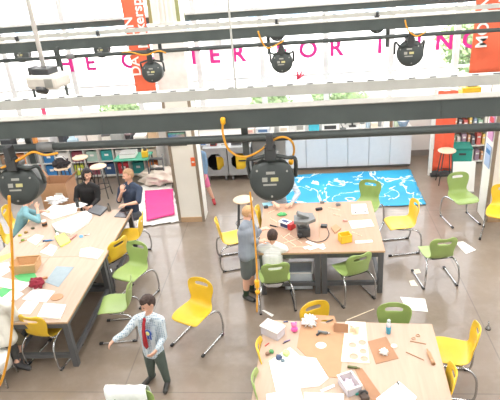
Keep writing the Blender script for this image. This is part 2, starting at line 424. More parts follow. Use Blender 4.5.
# ------------------------------------------------------------------ stage lamps
def lamp(label, c, r, zpipe, tilt, face=(0, -1, -.2), big=False):
    t = thing('stage_lamp', label, 'lamp', c, 0, None); d = Vector(face).normalized()
    L = r*1.5
    prof = [(r*.3, 0), (r*.9, .004), (r*.99, .02), (r, .04), (r*.97, L*.5), (r*.9, L*.85), (r*.85, L)]
    MB().lathe([(a, -b+.02) for a, b in prof[::-1]], (0, 0, 0), d, 32).build('housing', M_SPOT, t, True)
    MB().lathe([(r*.97, .0), (r*1.02, .008), (r*1.02, .03), (r*.95, .034)], d*(-.03), d, 32).build('rim', M_PIPE, t, True)
    q = Vector((0, 0, 1)).rotation_difference(d).to_matrix()
    ux = Vector((1, 0, 0)); uz = d.cross(ux).normalized(); uz = -uz if uz.z < 0 else uz; ux = uz.cross(d).normalized(); ux = -ux if ux.x < 0 else ux
    mx = Matrix((ux, -d, uz)).transposed()
    f = .026
    for k, (x, z, w, h, m) in enumerate(((-.32, .0, .24, .2, M_LABEL), (.12, .0, .34, .17, M_LABELY), (-.05, .3, .4, .12, M_LABEL), (-.1, -.24, .6, .08, M_LABEL))):
        MB().box(ux*(x*r)+uz*(z*r)+d*f, (w*r, .004, h*r), mx=mx).build('label_plate', m, t)
    for k in range(3): MB().lathe([(r*.05, 0), (r*.05, .006)], q @ Vector((math.cos(k*2.1+.5)*r*.78, math.sin(k*2.1+.5)*r*.78, 0))+d*.022, d, 10).build('screw', M_LABEL, t)
    top = zpipe-c[2]; back = -d*L*.45
    y = MB()
    for sx in (-1, 1): y.tube(spline([(sx*r*1.06, back.y, back.z), (sx*r*1.08, back.y*.5, r*.8), (sx*r*.75, 0, top-.12), (sx*r*.2, 0, top-.1)], 5), r*.09, 8)
    y.build('yoke', M_SPOT, t, True)
    MB().box((0, 0, top-.08), (r*.5, .06, .1)).box((0, 0, top-.0), (r*.3, .085, .1)).build('clamp', M_DGREY, t, bevel=.006)
    MB().box(Vector((0, .05, r*1.02)), (r*.7, r*.6, r*.24)).build('bracket', M_GREY, t, bevel=.01)
    return t
c = W(18.5, 185, 3.45); lamp('big black stage lamp hanging at the left edge above the teal shirt', c, .148, 3.585, 0, (.05, -1, .28))
c = W(272, 179, 3.45); lamp('big black stage lamp hanging in the middle above the two boys', c, .155, 3.585, 0, (.03, -1, .25))
for px, py, lb in ((152, 72, 'small black stage lamp in front of the DAYTON banner'), (282, 62, 'small black stage lamp hanging by the word FOR'), (410, 53, 'small black stage lamp hanging by the letters IN')):
    lamp(lb, W(px, py, 7.1), .14 if px < 400 else .165, 3.62, 0, (-.2 if px > 400 else 0, -1, .2))
for px, py, lb in ((21, 55, 'distant black lamp on the upper strut, left of the projector pole'), (101, 50, 'distant black lamp on the upper strut, left of the DAYTON banner'), (277, 33, 'distant black lamp above the letter F'), (377, 25, 'distant black lamp above the letter I')):
    lamp(lb, W(px, py, 8.45), .12, 3.72, 0, (0, -1, .15))

# orange power cables
def cable(label, pts, Y, r=.008, plug=None, name='power_cable'):
    w = [W(x, y, Y+dy) for x, y, dy in pts]; t = thing(name, label, 'cable', w[0])
    MB().tube([p-w[0] for p in spline(w, 8)], r, 8).build('cord', M_ORCABLE, t, True)
    for x, y, dy, h in (plug or ()):
        c = W(x, y, Y+dy)-w[0]; MB().lathe([(.01, -h/2), (.017, -h/2+.01), (.019, h/2-.012), (.012, h/2)], c, (0, 0, 1), 14).build('plug', M_ORPLUG, t, True)
cable('orange cable running down from the left lamp to the floor side', [(9, 196, -.12), (10, 215, -.1), (12, 250, -.1), (13, 300, -.1), (10, 345, -.1), (2, 380, -.1), (-6, 392, -.1)], 3.4, .011)
cable('orange cable with plug hanging down from the middle lamp beside the boys', [(250, 192, -.1), (252, 210, -.1), (255, 240, -.1), (257, 275, -.1), (257, 312, -.1)], 3.4, .0065, ((257, 284, -.1, .075), (257.5, 292, -.1, .035)))
cable('orange cable drooping from the largest beam to the middle lamp', [(223, 119, -.08), (223, 134, -.08), (229, 150, -.08), (243, 157, -.08), (258, 152, -.08), (272, 141, -.07), (283, 137, -.07), (292, 142, -.05), (294, 152, 0), (290, 163, .02)], 3.55, .008, ((223, 121, -.08, .05), (291, 162, .02, .04)))
cable('orange cable looped along the pipe to the left lamp', [(-6, 172, -.05), (8, 165, -.06), (22, 158, -.06), (33, 152, -.06), (45, 155, -.05), (58, 153, -.04)], 3.5, .009)
cable('orange cable tied around the pipe above the small lamp by the banner', [(122, 52, -.08), (130, 52, -.08), (145, 55, -.08), (158, 51, -.08), (166, 53, -.04)], 7.1, .01)
cable('orange cable tied to the pipe above the lamp by the word FOR', [(258, 31, -.08), (262, 42, -.08), (268, 48, -.06), (280, 43, -.06), (285, 39, -.05)], 7.1, .01)
cable('orange cable tied to the pipe above the lamp by the letters IN', [(405, 20, -.08), (408, 30, -.08), (416, 36, -.06), (424, 33, -.06), (427, 29, -.04)], 7.1, .009)

# ------------------------------------------------------------------ projector
c = W(48, 78, 5.0); t = thing('projector', 'white projector on a white ceiling pole at the upper left', 'projector', c, R(-14))
MB().box((0, 0, -.02), (.34, .26, .13)).build('body', mat('ivory plastic', (214, 208, 200), .5), t, bevel=.03)
MB().lathe([(.06, 0), (.062, .03), (.05, .05), (.0, .045)], (.0, -.11, -.07), (0, -.5, -1), 20).build('lens', M_DGREY, t, True)
MB().box((.1, -.131, -.02), (.09, .006, .08)).build('vent', M_LABEL, t)
MB().box((-.02, 0, .075), (.2, .16, .06)).box((-.15, .0, .05), (.06, .1, .12)).build('mount', M_DGREY, t, bevel=.01)
MB().tube([(-.02, 0, .09), (-.02, 0, ZC-c.z)], .022, 12).build('pole', M_WHITE, t, True)
a = W(41, 100, YW-.1)
tag(MB().box((a.x, YW-.1, 1.55), (.1, .02, .75)).build('ribbon', mat('pink ribbon cloth', (236, 90, 130), .7), origin=(a.x, YW-.1, 1.2)), 'narrow pink ribbon strip standing at the window below the projector', 'ribbon')

# ------------------------------------------------------------------ screen and sign on the left column
a = W(177, 139, cl.y-.03); t = thing('wall_screen', 'small lit colourful screen on the left column', 'screen', (a.x, cl.y-.02, a.z))
MB().box((0, 0, 0), (.34, .03, .27)).build('bezel', M_DGREY, t, bevel=.006)
def screen_mat():
    m = mat('lit screen', (20, 20, 30), .3); N, L, b = nodes(m)
    tc = N.new('ShaderNodeTexCoord'); sx = N.new('ShaderNodeSeparateXYZ'); L.new(tc.outputs['Generated'], sx.inputs[0])
    c1 = mixcol(N, L, sx.outputs['X'], rgb(70, 140, 220), rgb(240, 190, 150)); c2 = mixcol(N, L, math_node(N, L, 'POWER', sx.outputs['Z'], 9.0), c1, rgb(70, 210, 130))
    n = N.new('ShaderNodeTexVoronoi'); n.inputs['Scale'].default_value = 9; L.new(tc.outputs['Generated'], n.inputs['Vector'])
    c3 = mixcol(N, L, math_node(N, L, 'MULTIPLY', n.outputs['Distance'], .6), c2, rgb(30, 60, 110))
    L.new(c3, b.inputs['Emission Color']); b.inputs['Emission Strength'].default_value = .7; return m
MB().box((0, -.017, .0), (.3, .004, .23)).build('display', screen_mat(), t)
a = W(193, 162, cl.y-.02); t = thing('column_sign', 'small orange sign on the right flange of the left column', 'sign', (a.x, cl.y-.012, a.z))
MB().box((0, 0, 0), (.08, .012, .17)).build('plate', mat('orange sign', (236, 110, 60), .5), t)
MB().box((0, -.008, .0), (.05, .004, .03)).build('mark', M_FOAM, t)

# ================================================================== tables
def make_table(label, corner_fl, w, d, rz, wood):
    """corner_fl = front left corner of the top"""
    t = thing('work_table', label, 'table', (corner_fl[0], corner_fl[1], 0), rz)
    MB().box((w/2, d/2, T-.016), (w-.003, d-.003, .032)).build('tabletop', wood, t, bevel=.003)
    e = MB()
    for c, s in (((w/2, .0, T-.016), (w-.004, .004, .026)), ((w/2, d, T-.016), (w-.004, .004, .026)), ((0, d/2, T-.016), (.004, d-.004, .026)), ((w, d/2, T-.016), (.004, d-.004, .026))): e.box(c, s)
    e.build('edge_band', M_EDGE, t)
    ins = .05
    for x in (ins, w-ins):
        for y in (ins, d-ins):
            MB().box((x, y, (T-.032)/2), (.075, .075, T-.032)).build('leg', M_STEEL, t, bevel=.006)
    a = MB()
    for y in (ins, d-ins): a.box((w/2, y, T-.075), (w-2*ins-.075, .04, .085))
    for x in (ins, w-ins): a.box((x, d/2, T-.075), (.04, d-2*ins-.075, .085))
    a.build('apron', M_STEEL, t)
    b = MB()
    for y in (ins, d-ins): b.box((w/2, y, .17), (w-2*ins-.075, .05, .06))
    for x in (ins, w-ins): b.box((x, d/2, .17), (.05, d-2*ins-.075, .06))
    b.build('stretcher', M_STEEL, t)
    return t
def rot(x, y, a): return x*math.cos(a)-y*math.sin(a), x*math.sin(a)+y*math.cos(a)
# left block (2 x 2), middle pair, front pair
q = P(67, 322, T); LW, LD = .885, 1.57; la = R(1.0)
for i, lb in ((1, 'near left work table under the white pages and wicker basket'), (0, 'near work table with the bare right corner, white pages and wooden disc')):
    x, y = rot(-LW*(i+1), 0, la); make_table(lb, (q.x+x, q.y+y), LW, LD, la, M_WOOD)
for i, lb in ((1, 'far left work table under the stack of white sheets'), (0, 'far work table with the black tablet on its end')):
    x, y = rot(-LW*(i+1), LD+.004, la); make_table(lb, (q.x+x, q.y+y), LW, LD, la, M_WOOD)
a = P(258, 252, T); b = P(385.6, 252.4, T); mw = (b.x-a.x)/2
for i, lb in ((0, 'middle work table with the package and grey machine, boys at its edge'), (1, 'middle work table with the yellow box, beside the blue tarp')):
    make_table(lb, (a.x+i*(mw+.002), (a.y+b.y)/2), mw-.002, 1.64, 0, M_WOOD2)
MID = (a.x, b.x, (a.y+b.y)/2)
a = P(265, 320, T); b = P(432, 324, T); fa = math.atan2(b.y-a.y, b.x-a.x); fwid = (b-a).length/2
for i, lb in ((0, 'front work table covered with white sheets and cardboard'), (1, 'front work table with the blue bottle and ply panel')):
    x, y = rot(i*(fwid+.001), -1.62, fa); make_table(lb, (a.x+x, a.y+y), fwid-.001, 1.62, fa, M_WOOD)

# ================================================================== chairs
def make_chair(col, m):
    t = thing('cantilever_chair', 'x', 'chair')
    prof = [(.215, .405, .15), (.222, .422, .185), (.2, .437, .205), (.12, .442, .215), (.03, .434, .215), (-.06, .428, .21), (-.125, .432, .195), (-.17, .455, .172),
            (-.195, .50, .158), (-.205, .55, .162), (-.213, .60, .176), (-.222, .65, .19), (-.231, .70, .197), (-.238, .74, .192), (-.246, .772, .172), (-.251, .792, .135), (-.252, .798, .1)]
    n = 8; vs = []; fs = []
    for i, (y, z, hw) in enumerate(prof):
        for j in range(n+1):
            s = (j/n-.5)*2; bend = s*s
            back = max(0, min(1, (i-6)/4))
            vs.append((s*hw, y+back*.04*bend, z+(1-back)*.022*bend*(1 if i > 2 else .3)))
    for i in range(len(prof)-1):
        for j in range(n):
            if i == 12 and 2 <= j <= 5: continue
            k = i*(n+1)+j; fs.append((k, k+1, k+n+2, k+n+1))
    sh = MB().add(vs, fs).build('seat_shell', m, t, True)
    so = sh.modifiers.new('s', 'SOLIDIFY'); so.thickness = .014; so.offset = 0
    sb = sh.modifiers.new('u', 'SUBSURF'); sb.levels = 2; sb.render_levels = 2
    bake(sh)
    for p in sh.data.polygons: p.use_smooth = True
    for sx in (-1, 1):
        pts = spline([(sx*.12, .11, .405), (sx*.15, .06, .405), (sx*.18, -.08, .405), (sx*.205, -.18, .385), (sx*.225, -.235, .31), (sx*.235, -.25, .19), (sx*.238, -.245, .08), (sx*.238, -.215, .02), (sx*.238, -.16, .013), (sx*.238, .05, .013), (sx*.238, .235, .013)], 6)
        lg = MB().tube(pts, .0125, 10).build('leg', M_CHROME, t, True)
        MB().box((sx*.238, .235, .014), (.034, .05, .028)).build('glide', M_BLACK, lg, bevel=.005)
        MB().box((sx*.238, -.2, .012), (.034, .06, .024)).build('glide', M_BLACK, lg, bevel=.005)
    MB().tube([(-.185, -.1, .405), (.185, -.1, .405)], .011, 8).tube([(-.15, .07, .405), (.15, .07, .405)], .011, 8).build('cross_bar', M_CHROME, t, True)
    MB().box((0, -.02, .415), (.22, .2, .018)).build('seat_bracket', M_BLACK, t)
    def grow(o):
        for c in o.children:
            c.data.transform(Matrix.Scale(1.06, 4)); grow(c)
    grow(t)
    return t
PROTO = {'Y': make_chair('Y', M_YEL), 'G': make_chair('G', M_GRN)}
used = set()
def chair(col, f, label, seat=None, back=None, floor=None):
    rz = heading(*f); ln = math.hypot(*f); fx, fy = f[0]/ln, f[1]/ln
    if floor: x, y = floor
    elif seat: p = P(*seat, .465); x, y = p.x, p.y
    else:
        p = P(*back, .835); x, y = p.x+fx*.265, p.y+fy*.265
    grp = 'yellow cantilever chairs' if col == 'Y' else 'green cantilever chairs'
    if col not in used:
        used.add(col); t = PROTO[col]; t.location = (x, y, 0); t.rotation_euler = (0, 0, rz)
    else: t = dup(PROTO[col], (x, y, 0), rz)
    t['label'] = label; t['group'] = grp
    return t
def rear(a, b, f):
    a, b = P(*a), P(*b); l = math.hypot(*f); return ((a.x+b.x)/2+f[0]/l*.2, (a.y+b.y)/2+f[1]/l*.2)
chair('Y', (-.42, -.91), 'yellow chair standing alone on open floor right of the boy with the red tie', seat=(194, 312))
chair('G', (-.15, 1), 'green chair alone on the floor right of the middle table, back to the camera', floor=rear((456, 285), (423, 287.5), (-.15, 1)))
chair('Y', (-.97, -.16), 'yellow chair beside the right edge of the middle table, seat towards the table', floor=rear((417, 253), (406, 239), (-.97, -.16)))
chair('G', (.2, -1), 'green chair standing in front of the wooden stool and white column', floor=((P(441, 214).x+P(480, 224).x)/2-.02, (P(453, 228).y+P(441, 214).y)/2+.02))
chair('G', (-.35, -.95), 'green chair at the far end of the middle table in front of the tarp', back=(371, 180))
chair('Y', (-.4, -.92), 'yellow chair cut off by the frame in front of the right column', seat=(501, 211))
chair('G', (-.42, .9), 'green chair pushed under the middle table below the yellow box', floor=rear((344, 307), (372, 298), (-.42, .9)))
chair('G', (-.15, .98), 'green chair on which the boy in the white shirt sits', floor=rear((262, 314), (294, 309), (-.15, .98)))
chair('Y', (.96, .25), 'yellow chair left of the standing boy in grey, seat towards the middle table', floor=rear((221, 257), (226, 271), (.96, .25)))
chair('Y', (1, .0), 'yellow chair almost hidden behind the standing boy in grey at the table', back=(255, 208))
chair('Y', (.45, -.9), 'yellow chair at the far side of the front table by the pink plush', back=(312, 302))
chair('G', (-.05, -1), 'green chair at the far side of the front table behind the blue bottle', back=(394, 303))
chair('Y', (-.97, .2), 'yellow chair drawn up to the right edge of the front table, its seat fully showing', seat=(452, 352))
chair('Y', (-1, .15), 'yellow chair nearest the camera at the right table edge, only the back showing', back=(457, 372))
chair('Y', (1, .05), 'yellow chair tucked under the left edge of the front table', back=(256, 345))
chair('G', (1, .05), 'green chair tucked under the left edge of the front table, nearest the camera', back=(251.5, 378))
gp = chair('G', (.1, -1), 'green chair at the bottom with a white bag draped over its back', back=(134, 389))
chair('Y', (.2, 1), 'yellow chair pushed under the near end of the left table', floor=rear((32, 364), (61, 368), (.2, 1)))
chair('G', (-.98, -.12), 'green chair just behind the boy with the red tie, seen from the side', seat=(117, 304))
chair('G', (-.35, -.93), 'green chair by the right side of the left table, facing the camera', seat=(132, 271))
chair('Y', (-.97, -.1), 'yellow chair by the far right corner of the left table, near the pink sheet', seat=(131, 235))
chair('Y', (-.85, .5), 'yellow chair close against the right table edge between a green and a yellow chair', back=(119, 240))
chair('Y', (.75, .35), 'yellow chair on which the person in the teal shirt sits', seat=(16, 238))
chair('Y', (.9, .2), 'yellow chair at the left edge of the photo behind the person in teal', back=(2, 208))
# white bag draped over the green chair back
m = MB(); p = P(134, 389, .835); xa = P(107, 385, .85).x; xb = P(147, 388, .85).x; vs = []; fs = []; n = 14
prof = [(.085, .56), (.075, .66), (.06, .76), (.045, .83), (.02, .862), (-.03, .866), (-.065, .835), (-.075, .76), (-.085, .66), (-.09, .6)]
for i, (y, z) in enumerate(prof):
    for j in range(n+1):
        nn = noise.noise(Vector((j*.55, i*.5, 2)))*.014
        vs.append((xa+(xb-xa)*j/n+.012*math.sin(i*1.1), p.y+y+nn, z+nn*.6+(0 if 0 < i < 9 else .02*math.sin(j*1.3))))
for i in range(len(prof)-1):
    for j in range(n): k = i*(n+1)+j; fs.append((k, k+1, k+n+2, k+n+1))
o = m.add(vs, fs).build('plastic_bag', mat('white plastic bag', (232, 238, 236), .35, bump=.2, bscale=30), smooth=True, origin=(p.x, p.y, .5))
so = o.modifiers.new('s', 'SOLIDIFY'); so.thickness = .006; tag(o, 'white plastic bag draped over the green chair at the bottom', 'bag')

# ================================================================== stools
def make_stool():
    t = thing('wooden_stool', 'x', 'stool'); h = .73
    MB().lathe([(.16, 0), (.178, .008), (.18, .022), (.172, .03), (.0, .031)], (0, 0, h-.03), (0, 0, 1), 32).build('seat', M_STOOLTOP, t, True)
    for k in range(4):
        a = k*math.pi/2+.78; MB().tube([(math.cos(a)*.11, math.sin(a)*.11, h-.03), (math.cos(a)*.2, math.sin(a)*.2, 0)], .011, 8).build('leg', M_DGREY, t, True)
    MB().tube([(math.cos(i*math.pi/10)*.165, math.sin(i*math.pi/10)*.165, .25) for i in range(20)], .008, 6, closed=True).build('foot_ring', M_DGREY, t, True)
    return t
st = make_stool(); first = True
for px, py, lb in ((447, 150, 'wooden stool in front of the orange banner on the right'), (243, 199, 'wooden stool behind the standing boy in grey'), (62, 167, 'wooden stool with the black bag on its seat'), (80, 157, 'wooden stool in front of the maroon shelf boxes'), (98, 166, 'wooden stool behind and right of the woman in black')):
    p = P(px, py, .73); o = st if first else dup(st, (0, 0, 0), 0); first = False
    o.location = (p.x, p.y, 0); o['label'] = lb; o['group'] = 'round wooden stools'

# ================================================================== cloths on the floor
def tarp_mat():
    m = mat('painted blue tarp', (30, 160, 216), .45); N, L, b = nodes(m)
    g = N.new('ShaderNodeNewGeometry')
    n0 = N.new('ShaderNodeTexNoise'); n0.inputs['Scale'].default_value = 1.3; n0.inputs['Detail'].default_value = 3; L.new(g.outputs['Position'], n0.inputs['Vector'])
    c0 = mixcol(N, L, n0.outputs['Fac'], rgb(14, 140, 204), rgb(48, 184, 220))
    mp = N.new('ShaderNodeMapping'); mp.inputs['Scale'].default_value = (1, .75, 1); L.new(g.outputs['Position'], mp.inputs[0])
    nz = N.new('ShaderNodeTexNoise'); nz.inputs['Scale'].default_value = 1.9; nz.inputs['Detail'].default_value = 4; nz.inputs['Distortion'].default_value = 1.5; L.new(mp.outputs[0], nz.inputs['Vector'])
    d = math_node(N, L, 'ABSOLUTE', math_node(N, L, 'SUBTRACT', nz.outputs['Fac'], .5)); ln = math_node(N, L, 'LESS_THAN', d, .019)
    n3 = N.new('ShaderNodeTexNoise'); n3.inputs['Scale'].default_value = 1.1; L.new(g.outputs['Position'], n3.inputs['Vector'])
    ln = math_node(N, L, 'MULTIPLY', ln, math_node(N, L, 'GREATER_THAN', n3.outputs['Fac'], .42))
    L.new(mixcol(N, L, ln, c0, rgb(226, 240, 246)), b.inputs['Base Color']); return m
def cloth(name, label, cat, c4, m, nx=30, ny=30, amp=.012, z=.006, jag=.03):
    a, b, c, d = [P(*q) for q in c4]; vs = []; fs = []
    for i in range(ny+1):
        for j in range(nx+1):
            u, v = j/nx, i/ny; p = (a*(1-u)+b*u)*(1-v)+(d*(1-u)+c*u)*v
            e = jag*noise.noise(Vector((u*9, v*9, 3))); p = p+Vector((e, e, 0))
            vs.append((p.x, p.y, z+amp*(1+noise.noise(Vector((p.x*2.4, p.y*2.4, 1))))))
    for i in range(ny):
        for j in range(nx): k = i*(nx+1)+j; fs.append((k, k+nx+1, k+nx+2, k+1))
    o = MB().add(vs, fs).build(name, m, smooth=True, origin=P(*c4[0])); s = o.modifiers.new('s', 'SOLIDIFY'); s.thickness = .004
    return tag(o, label, cat)
cloth('painted_tarp', 'large bright blue tarp painted with white swirls, on the floor by the cabinets', 'tarp', ((284, 176), (410, 170), (426, 205), (276, 212)), tarp_mat(), 40, 40)
cloth('paper_sheet', 'large white crumpled paper under the pink sheet by the left column', 'paper', ((138, 188), (170, 178), (181, 222), (137, 228)), M_PAPER, 30, 30, .02, .004, .08)
M_HOT = mat('hot pink painted paper', (236, 62, 142), .6, 0, .04)
cloth('pink_sheet', 'bright pink painted sheet on white paper beside the left column', 'sheet', ((145, 193), (173, 191), (175, 217), (147, 223)), M_HOT, 16, 16, .012, .045, .02)
def lump(name, label, cat, c, r, m, seed=1, flat=1.0, amp=.35, freq=3.0):
    bm = bmesh.new(); bmesh.ops.create_icosphere(bm, subdivisions=4, radius=1)
    for v in bm.verts:
        k = 1+amp*noise.noise(v.co*freq+Vector((seed*7.1, seed, 0))); v.co = Vector((v.co.x*r[0]*k, v.co.y*r[1]*k, max(v.co.z, -.55)*r[2]*k))
    zmin = min(v.co.z for v in bm.verts)
    me = bpy.data.meshes.new(name); bm.to_mesh(me); bm.free(); me.materials.append(m)
    for p in me.polygons: p.use_smooth = True
    o = bpy.data.objects.new(name, me); COL.objects.link(o); o.location = (c[0], c[1], c[2]-zmin); return tag(o, label, cat) if label else o
p = P(161, 184); lump('crumpled_sheet', 'crumpled beige sheet heaped behind the pink sheet', 'cloth', (p.x, p.y, .05), (.42, .28, .2), mat('beige cloth', (220, 210, 198), .8), 2, 1, .5)
def floor_paper(label, pts, name='paper_sheet', cat='paper', m=None, z=.0, th=.003):
    q = [P(*a) for a in pts]; o = MB().prism([(v.x, v.y) for v in q], z+.001, z+.001+th); c = sum(q, Vector())/len(q)
    return tag(o.build(name, m or M_PAPER, origin=(c.x, c.y, z+.001)), label, cat)
floor_paper('white paper lying on the floor right of the lone green chair', ((455, 242.5), (463, 241.5), (476, 250), (466, 254)))
floor_paper('white paper on the floor behind the green chair and blue bottle', ((400, 297), (425, 299), (428, 312), (407, 310)))
floor_paper('small cream scrap on the floor under the lone green chair', ((413, 270), (419, 269), (421, 273), (415, 274)), 'paper_scrap', 'scrap', M_PLY)
floor_paper('cream paper scrap on the floor below the lone green chair', ((409, 281), (414, 280), (418, 286), (411, 286)), 'paper_scrap', 'scrap', M_PLY)
floor_paper('white strip on the floor near the far left corner of the front table', ((262, 310.5), (264, 310), (274, 315), (272, 317)), 'paper_strip', 'strip')
def stick(label, a, b, z, r, m, name='stick', cat='stick', zb=None):
    p, q = P(*a, z+r), P(*b, (z if zb is None else zb)+r)
    return tag(MB().tube([p, q], r, 8).build(name, m, origin=p), label, cat)
stick('thin pale stick on the floor left of the green chair at the blue bottle', (347, 320), (374, 309), 0, .007, M_PLY)
p = P(488, 329); t = thing('metal_glide_foot', 'loose chrome caster foot on the floor right of the front table', 'caster', (p.x, p.y, 0)); MB().lathe([(.03, 0), (.035, .02), (.02, .04), (.008, .07), (.008, .12)], n=14).build('stem', M_CHROME, t, True)
MB().lathe([(.036, 0), (.036, .012)], n=14).build('pad', M_BLACK, t)

# ================================================================== table clutter helpers
def flat(name, label, cat, pts, m, z=T, th=.003, bevel=0):
    q = [P(*a, z+th) for a in pts]; c = sum(q, Vector())/len(q)
    return tag(MB().prism([(v.x, v.y) for v in q], z+.0008, z+th).build(name, m, origin=(c.x, c.y, z+.0008), bevel=bevel), label, cat)
def ibox(name, label, cat, px, size, m, rz=0, z=T, bevel=.004):
    p = P(*px, z); t = MB().box((0, 0, size[2]/2), size, rz).build(name, m, bevel=bevel); t.location = (p.x, p.y, z+.0008); return tag(t, label, cat)
def open_box(name, label, cat, px, size, m, rz=0, z=T, wall=.008, rim=None, lid=None):
    p = P(*px, z); t = thing(name, label, cat, (p.x, p.y, z+.0008), rz); w, d, h = size; b = MB()
    b.box((0, 0, wall/2), (w, d, wall))
    for sx in (-1, 1): b.box((sx*(w-wall)/2, 0, h/2), (wall, d, h)); b.box((0, sx*(d-wall)/2, h/2), (w, wall, h))
    b.build('body', m, t)
    if rim:
        r = MB()
        for sx in (-1, 1): r.box((sx*w/2, 0, h), (wall*2, d+wall*2, wall*1.5)); r.box((0, sx*d/2, h), (w, wall*2, wall*1.5))
        r.build('rim', rim, t)
    return t
def bottle(label, px, r, h, mbody, mcap, z=T, name='bottle'):
    p = P(*px, z); t = thing(name, label, 'bottle', (p.x, p.y, z+.0008))
    MB().lathe([(r*.9, 0), (r, .006), (r, h*.62), (r*.85, h*.7), (r*.42, h*.78), (r*.42, h*.84)], n=18).build('body', mbody, t, True)
    MB().lathe([(r*.48, h*.82), (r*.5, h*.84), (r*.5, h*.98), (r*.44, h)], n=16).build('cap', mcap, t, True)
    return t
def poly_holes(outer, holes, z0, z1):
    bm = bmesh.new(); edges = []
    def loop(pts):
        vs = [bm.verts.new((x, y, 0)) for x, y in pts]
        for i in range(len(vs)): edges.append(bm.edges.new((vs[i], vs[(i+1) % len(vs)])))
    loop(outer)
    for h in holes: loop(h)
    bmesh.ops.triangle_fill(bm, use_beauty=True, use_dissolve=False, edges=edges)
    r = bmesh.ops.extrude_face_region(bm, geom=bm.faces[:]); 
    for g in r['geom']:
        if isinstance(g, bmesh.types.BMVert): g.co.z += z1-z0
    for v in bm.verts: v.co.z += z0
    bmesh.ops.recalc_face_normals(bm, faces=bm.faces[:])
    mb = MB(); bm.verts.index_update(); mb.add([v.co.copy() for v in bm.verts], [[v.index for v in f.verts] for f in bm.faces]); bm.free(); return mb
def circ(px, py, r, z, n=20, ry=None):
    c = P(px, py, z); return [(c.x+r*math.cos(2*math.pi*i/n), c.y+(ry or r)*math.sin(2*math.pi*i/n)) for i in range(n)]

# ================================================================== left table items
def wicker():
    m = mat('wicker', (222, 178, 124), .7); N, L, b = nodes(m)
    tc = N.new('ShaderNodeTexCoord'); w1 = N.new('ShaderNodeTexWave'); w1.inputs['Scale'].default_value = 40; w1.bands_direction = 'Z'; L.new(tc.outputs['Object'], w1.inputs[0])
    w2 = N.new('ShaderNodeTexWave'); w2.inputs['Scale'].default_value = 26; w2.bands_direction = 'DIAGONAL'; L.new(tc.outputs['Object'], w2.inputs[0])
    h = math_node(N, L, 'MULTIPLY', w1.outputs['Fac'], w2.outputs['Fac'])
    L.new(mixcol(N, L, h, rgb(206, 160, 112), rgb(244, 212, 170)), b.inputs['Base Color'])
    bp = N.new('ShaderNodeBump'); bp.inputs['Strength'].default_value = .6; bp.inputs['Distance'].default_value = .01; L.new(h, bp.inputs['Height']); L.new(bp.outputs[0], b.inputs['Normal']); return m
M_WICKER = wicker()
p = P(27, 270, T); t = thing('wicker_basket', 'rectangular wicker basket on the left table', 'basket', (p.x, p.y+.02, T+.001), R(6)); w, d, h, k = .33, .25, .14, 1.12; b = MB()
def ring(s, z): return [(-w/2*s, -d/2*s, z), (w/2*s, -d/2*s, z), (w/2*s, d/2*s, z), (-w/2*s, d/2*s, z)]
vs = ring(1, 0)+ring(k, h)+ring(k-.07, h)+ring(.93, .01); fs = [(3, 2, 1, 0), (12, 13, 14, 15)]
for q in range(3):
    for i in range(4): fs.append((q*4+i, q*4+(i+1) % 4, q*4+4+(i+1) % 4, q*4+4+i))
b.add(vs, fs).build('body', M_WICKER, t, bevel=.006)
MB().tube([Vector(v) for v in ring(k-.03, h)], .012, 8, closed=True).build('rim', M_WICKER, t, True)
for sx in (-1, 1): MB().tube(spline([(sx*w/2*k, -.05, h), (sx*(w/2*k+.01), -.04, h+.03), (sx*(w/2*k+.01), .04, h+.03), (sx*w/2*k, .05, h)], 5), .007, 7).build('handle', M_WICKER, t, True)
flat('grey_board', 'blue grey flat board on the left table right of the basket', 'board', ((45, 282), (56.5, 266), (74, 267), (58.5, 287)), mat('blue grey board', (142, 158, 166), .55), th=.006)
def pouch():
    o = lump('fabric_pouch', None, None, (*P(38, 287, T).xy, T+.012), (.105, .075, .075), M_MAROON, 3, 1, .45, 2.2); return o
t0 = pouch(); tag(t0, 'lumpy maroon fabric pouch on white pages in front of the basket', 'pouch')
MB().tube(spline([(-.02, -.09, -.02), (-.0, -.11, -.03), (.03, -.1, -.035), (.05, -.08, -.03)], 5), .004, 6).build('cord', M_FOAM, t0, True)
flat('notebook', 'white notebook lying alone near the right edge of the left table', 'notebook', ((80.5, 249), (90, 247), (104, 250.5), (97.5, 258.5), (79, 256)), M_PAPER, th=.012)
p = P(62.5, 240, T); tag(flat('note_pad', 'x', 'pad', ((54.5, 236), (64, 233), (70.5, 240.5), (60.5, 246)), M_LIME, th=.03), 'lime yellow sticky note pad on the left table', 'pad')
t = flat('sheet_stack', 'thick stack of white sheets on the far left table', 'stack', ((52, 224), (86, 210.5), (92, 214.5), (88, 221), (70, 233), (56, 230)), M_PAPER, th=.05)
flat('sheet_stack', 'flatter pile of white pages behind the thick white stack', 'stack', ((41, 214), (52, 205), (78, 206), (76, 212), (52, 219)), M_PAPER, th=.012)
flat('paper_sheet', 'white sheet at the far edge of the left table before the woman in black', 'paper', ((64, 205), (80, 202), (88, 204), (80, 208)), M_PAPER, th=.004)
flat('paper_sheet', 'white sheet on the left table between the basket and the lime pad', 'paper', ((27, 240), (36, 234), (44, 236), (36, 245)), M_PAPER)
t = flat('closed_laptop', 'dark grey closed laptop on the far left table before the woman in black', 'laptop', ((87, 211), (96, 204), (108, 207.5), (100, 215)), mat('dark grey laptop', (86, 88, 92), .4), th=.028, bevel=.004)
t = flat('tablet', 'black tablet on the far corner of the left table', 'tablet', ((114, 216.5), (123, 207), (131.5, 207.5), (126, 217.5)), mat('black tablet glass', (34, 38, 44), .15), th=.012)
bottle('small dark bottle between the laptop and the black tablet', (109.5, 211), .032, .15, mat('olive dark plastic', (110, 104, 96), .4), M_DGREY)
bottle('dark flask at the far edge of the left table before the woman in black', (78, 207), .03, .16, M_DGREY, M_BLACK)
p = P(45, 226, T); t = thing('jar', 'small brown jar with black label beside the person in teal', 'jar', (p.x, p.y, T+.001))
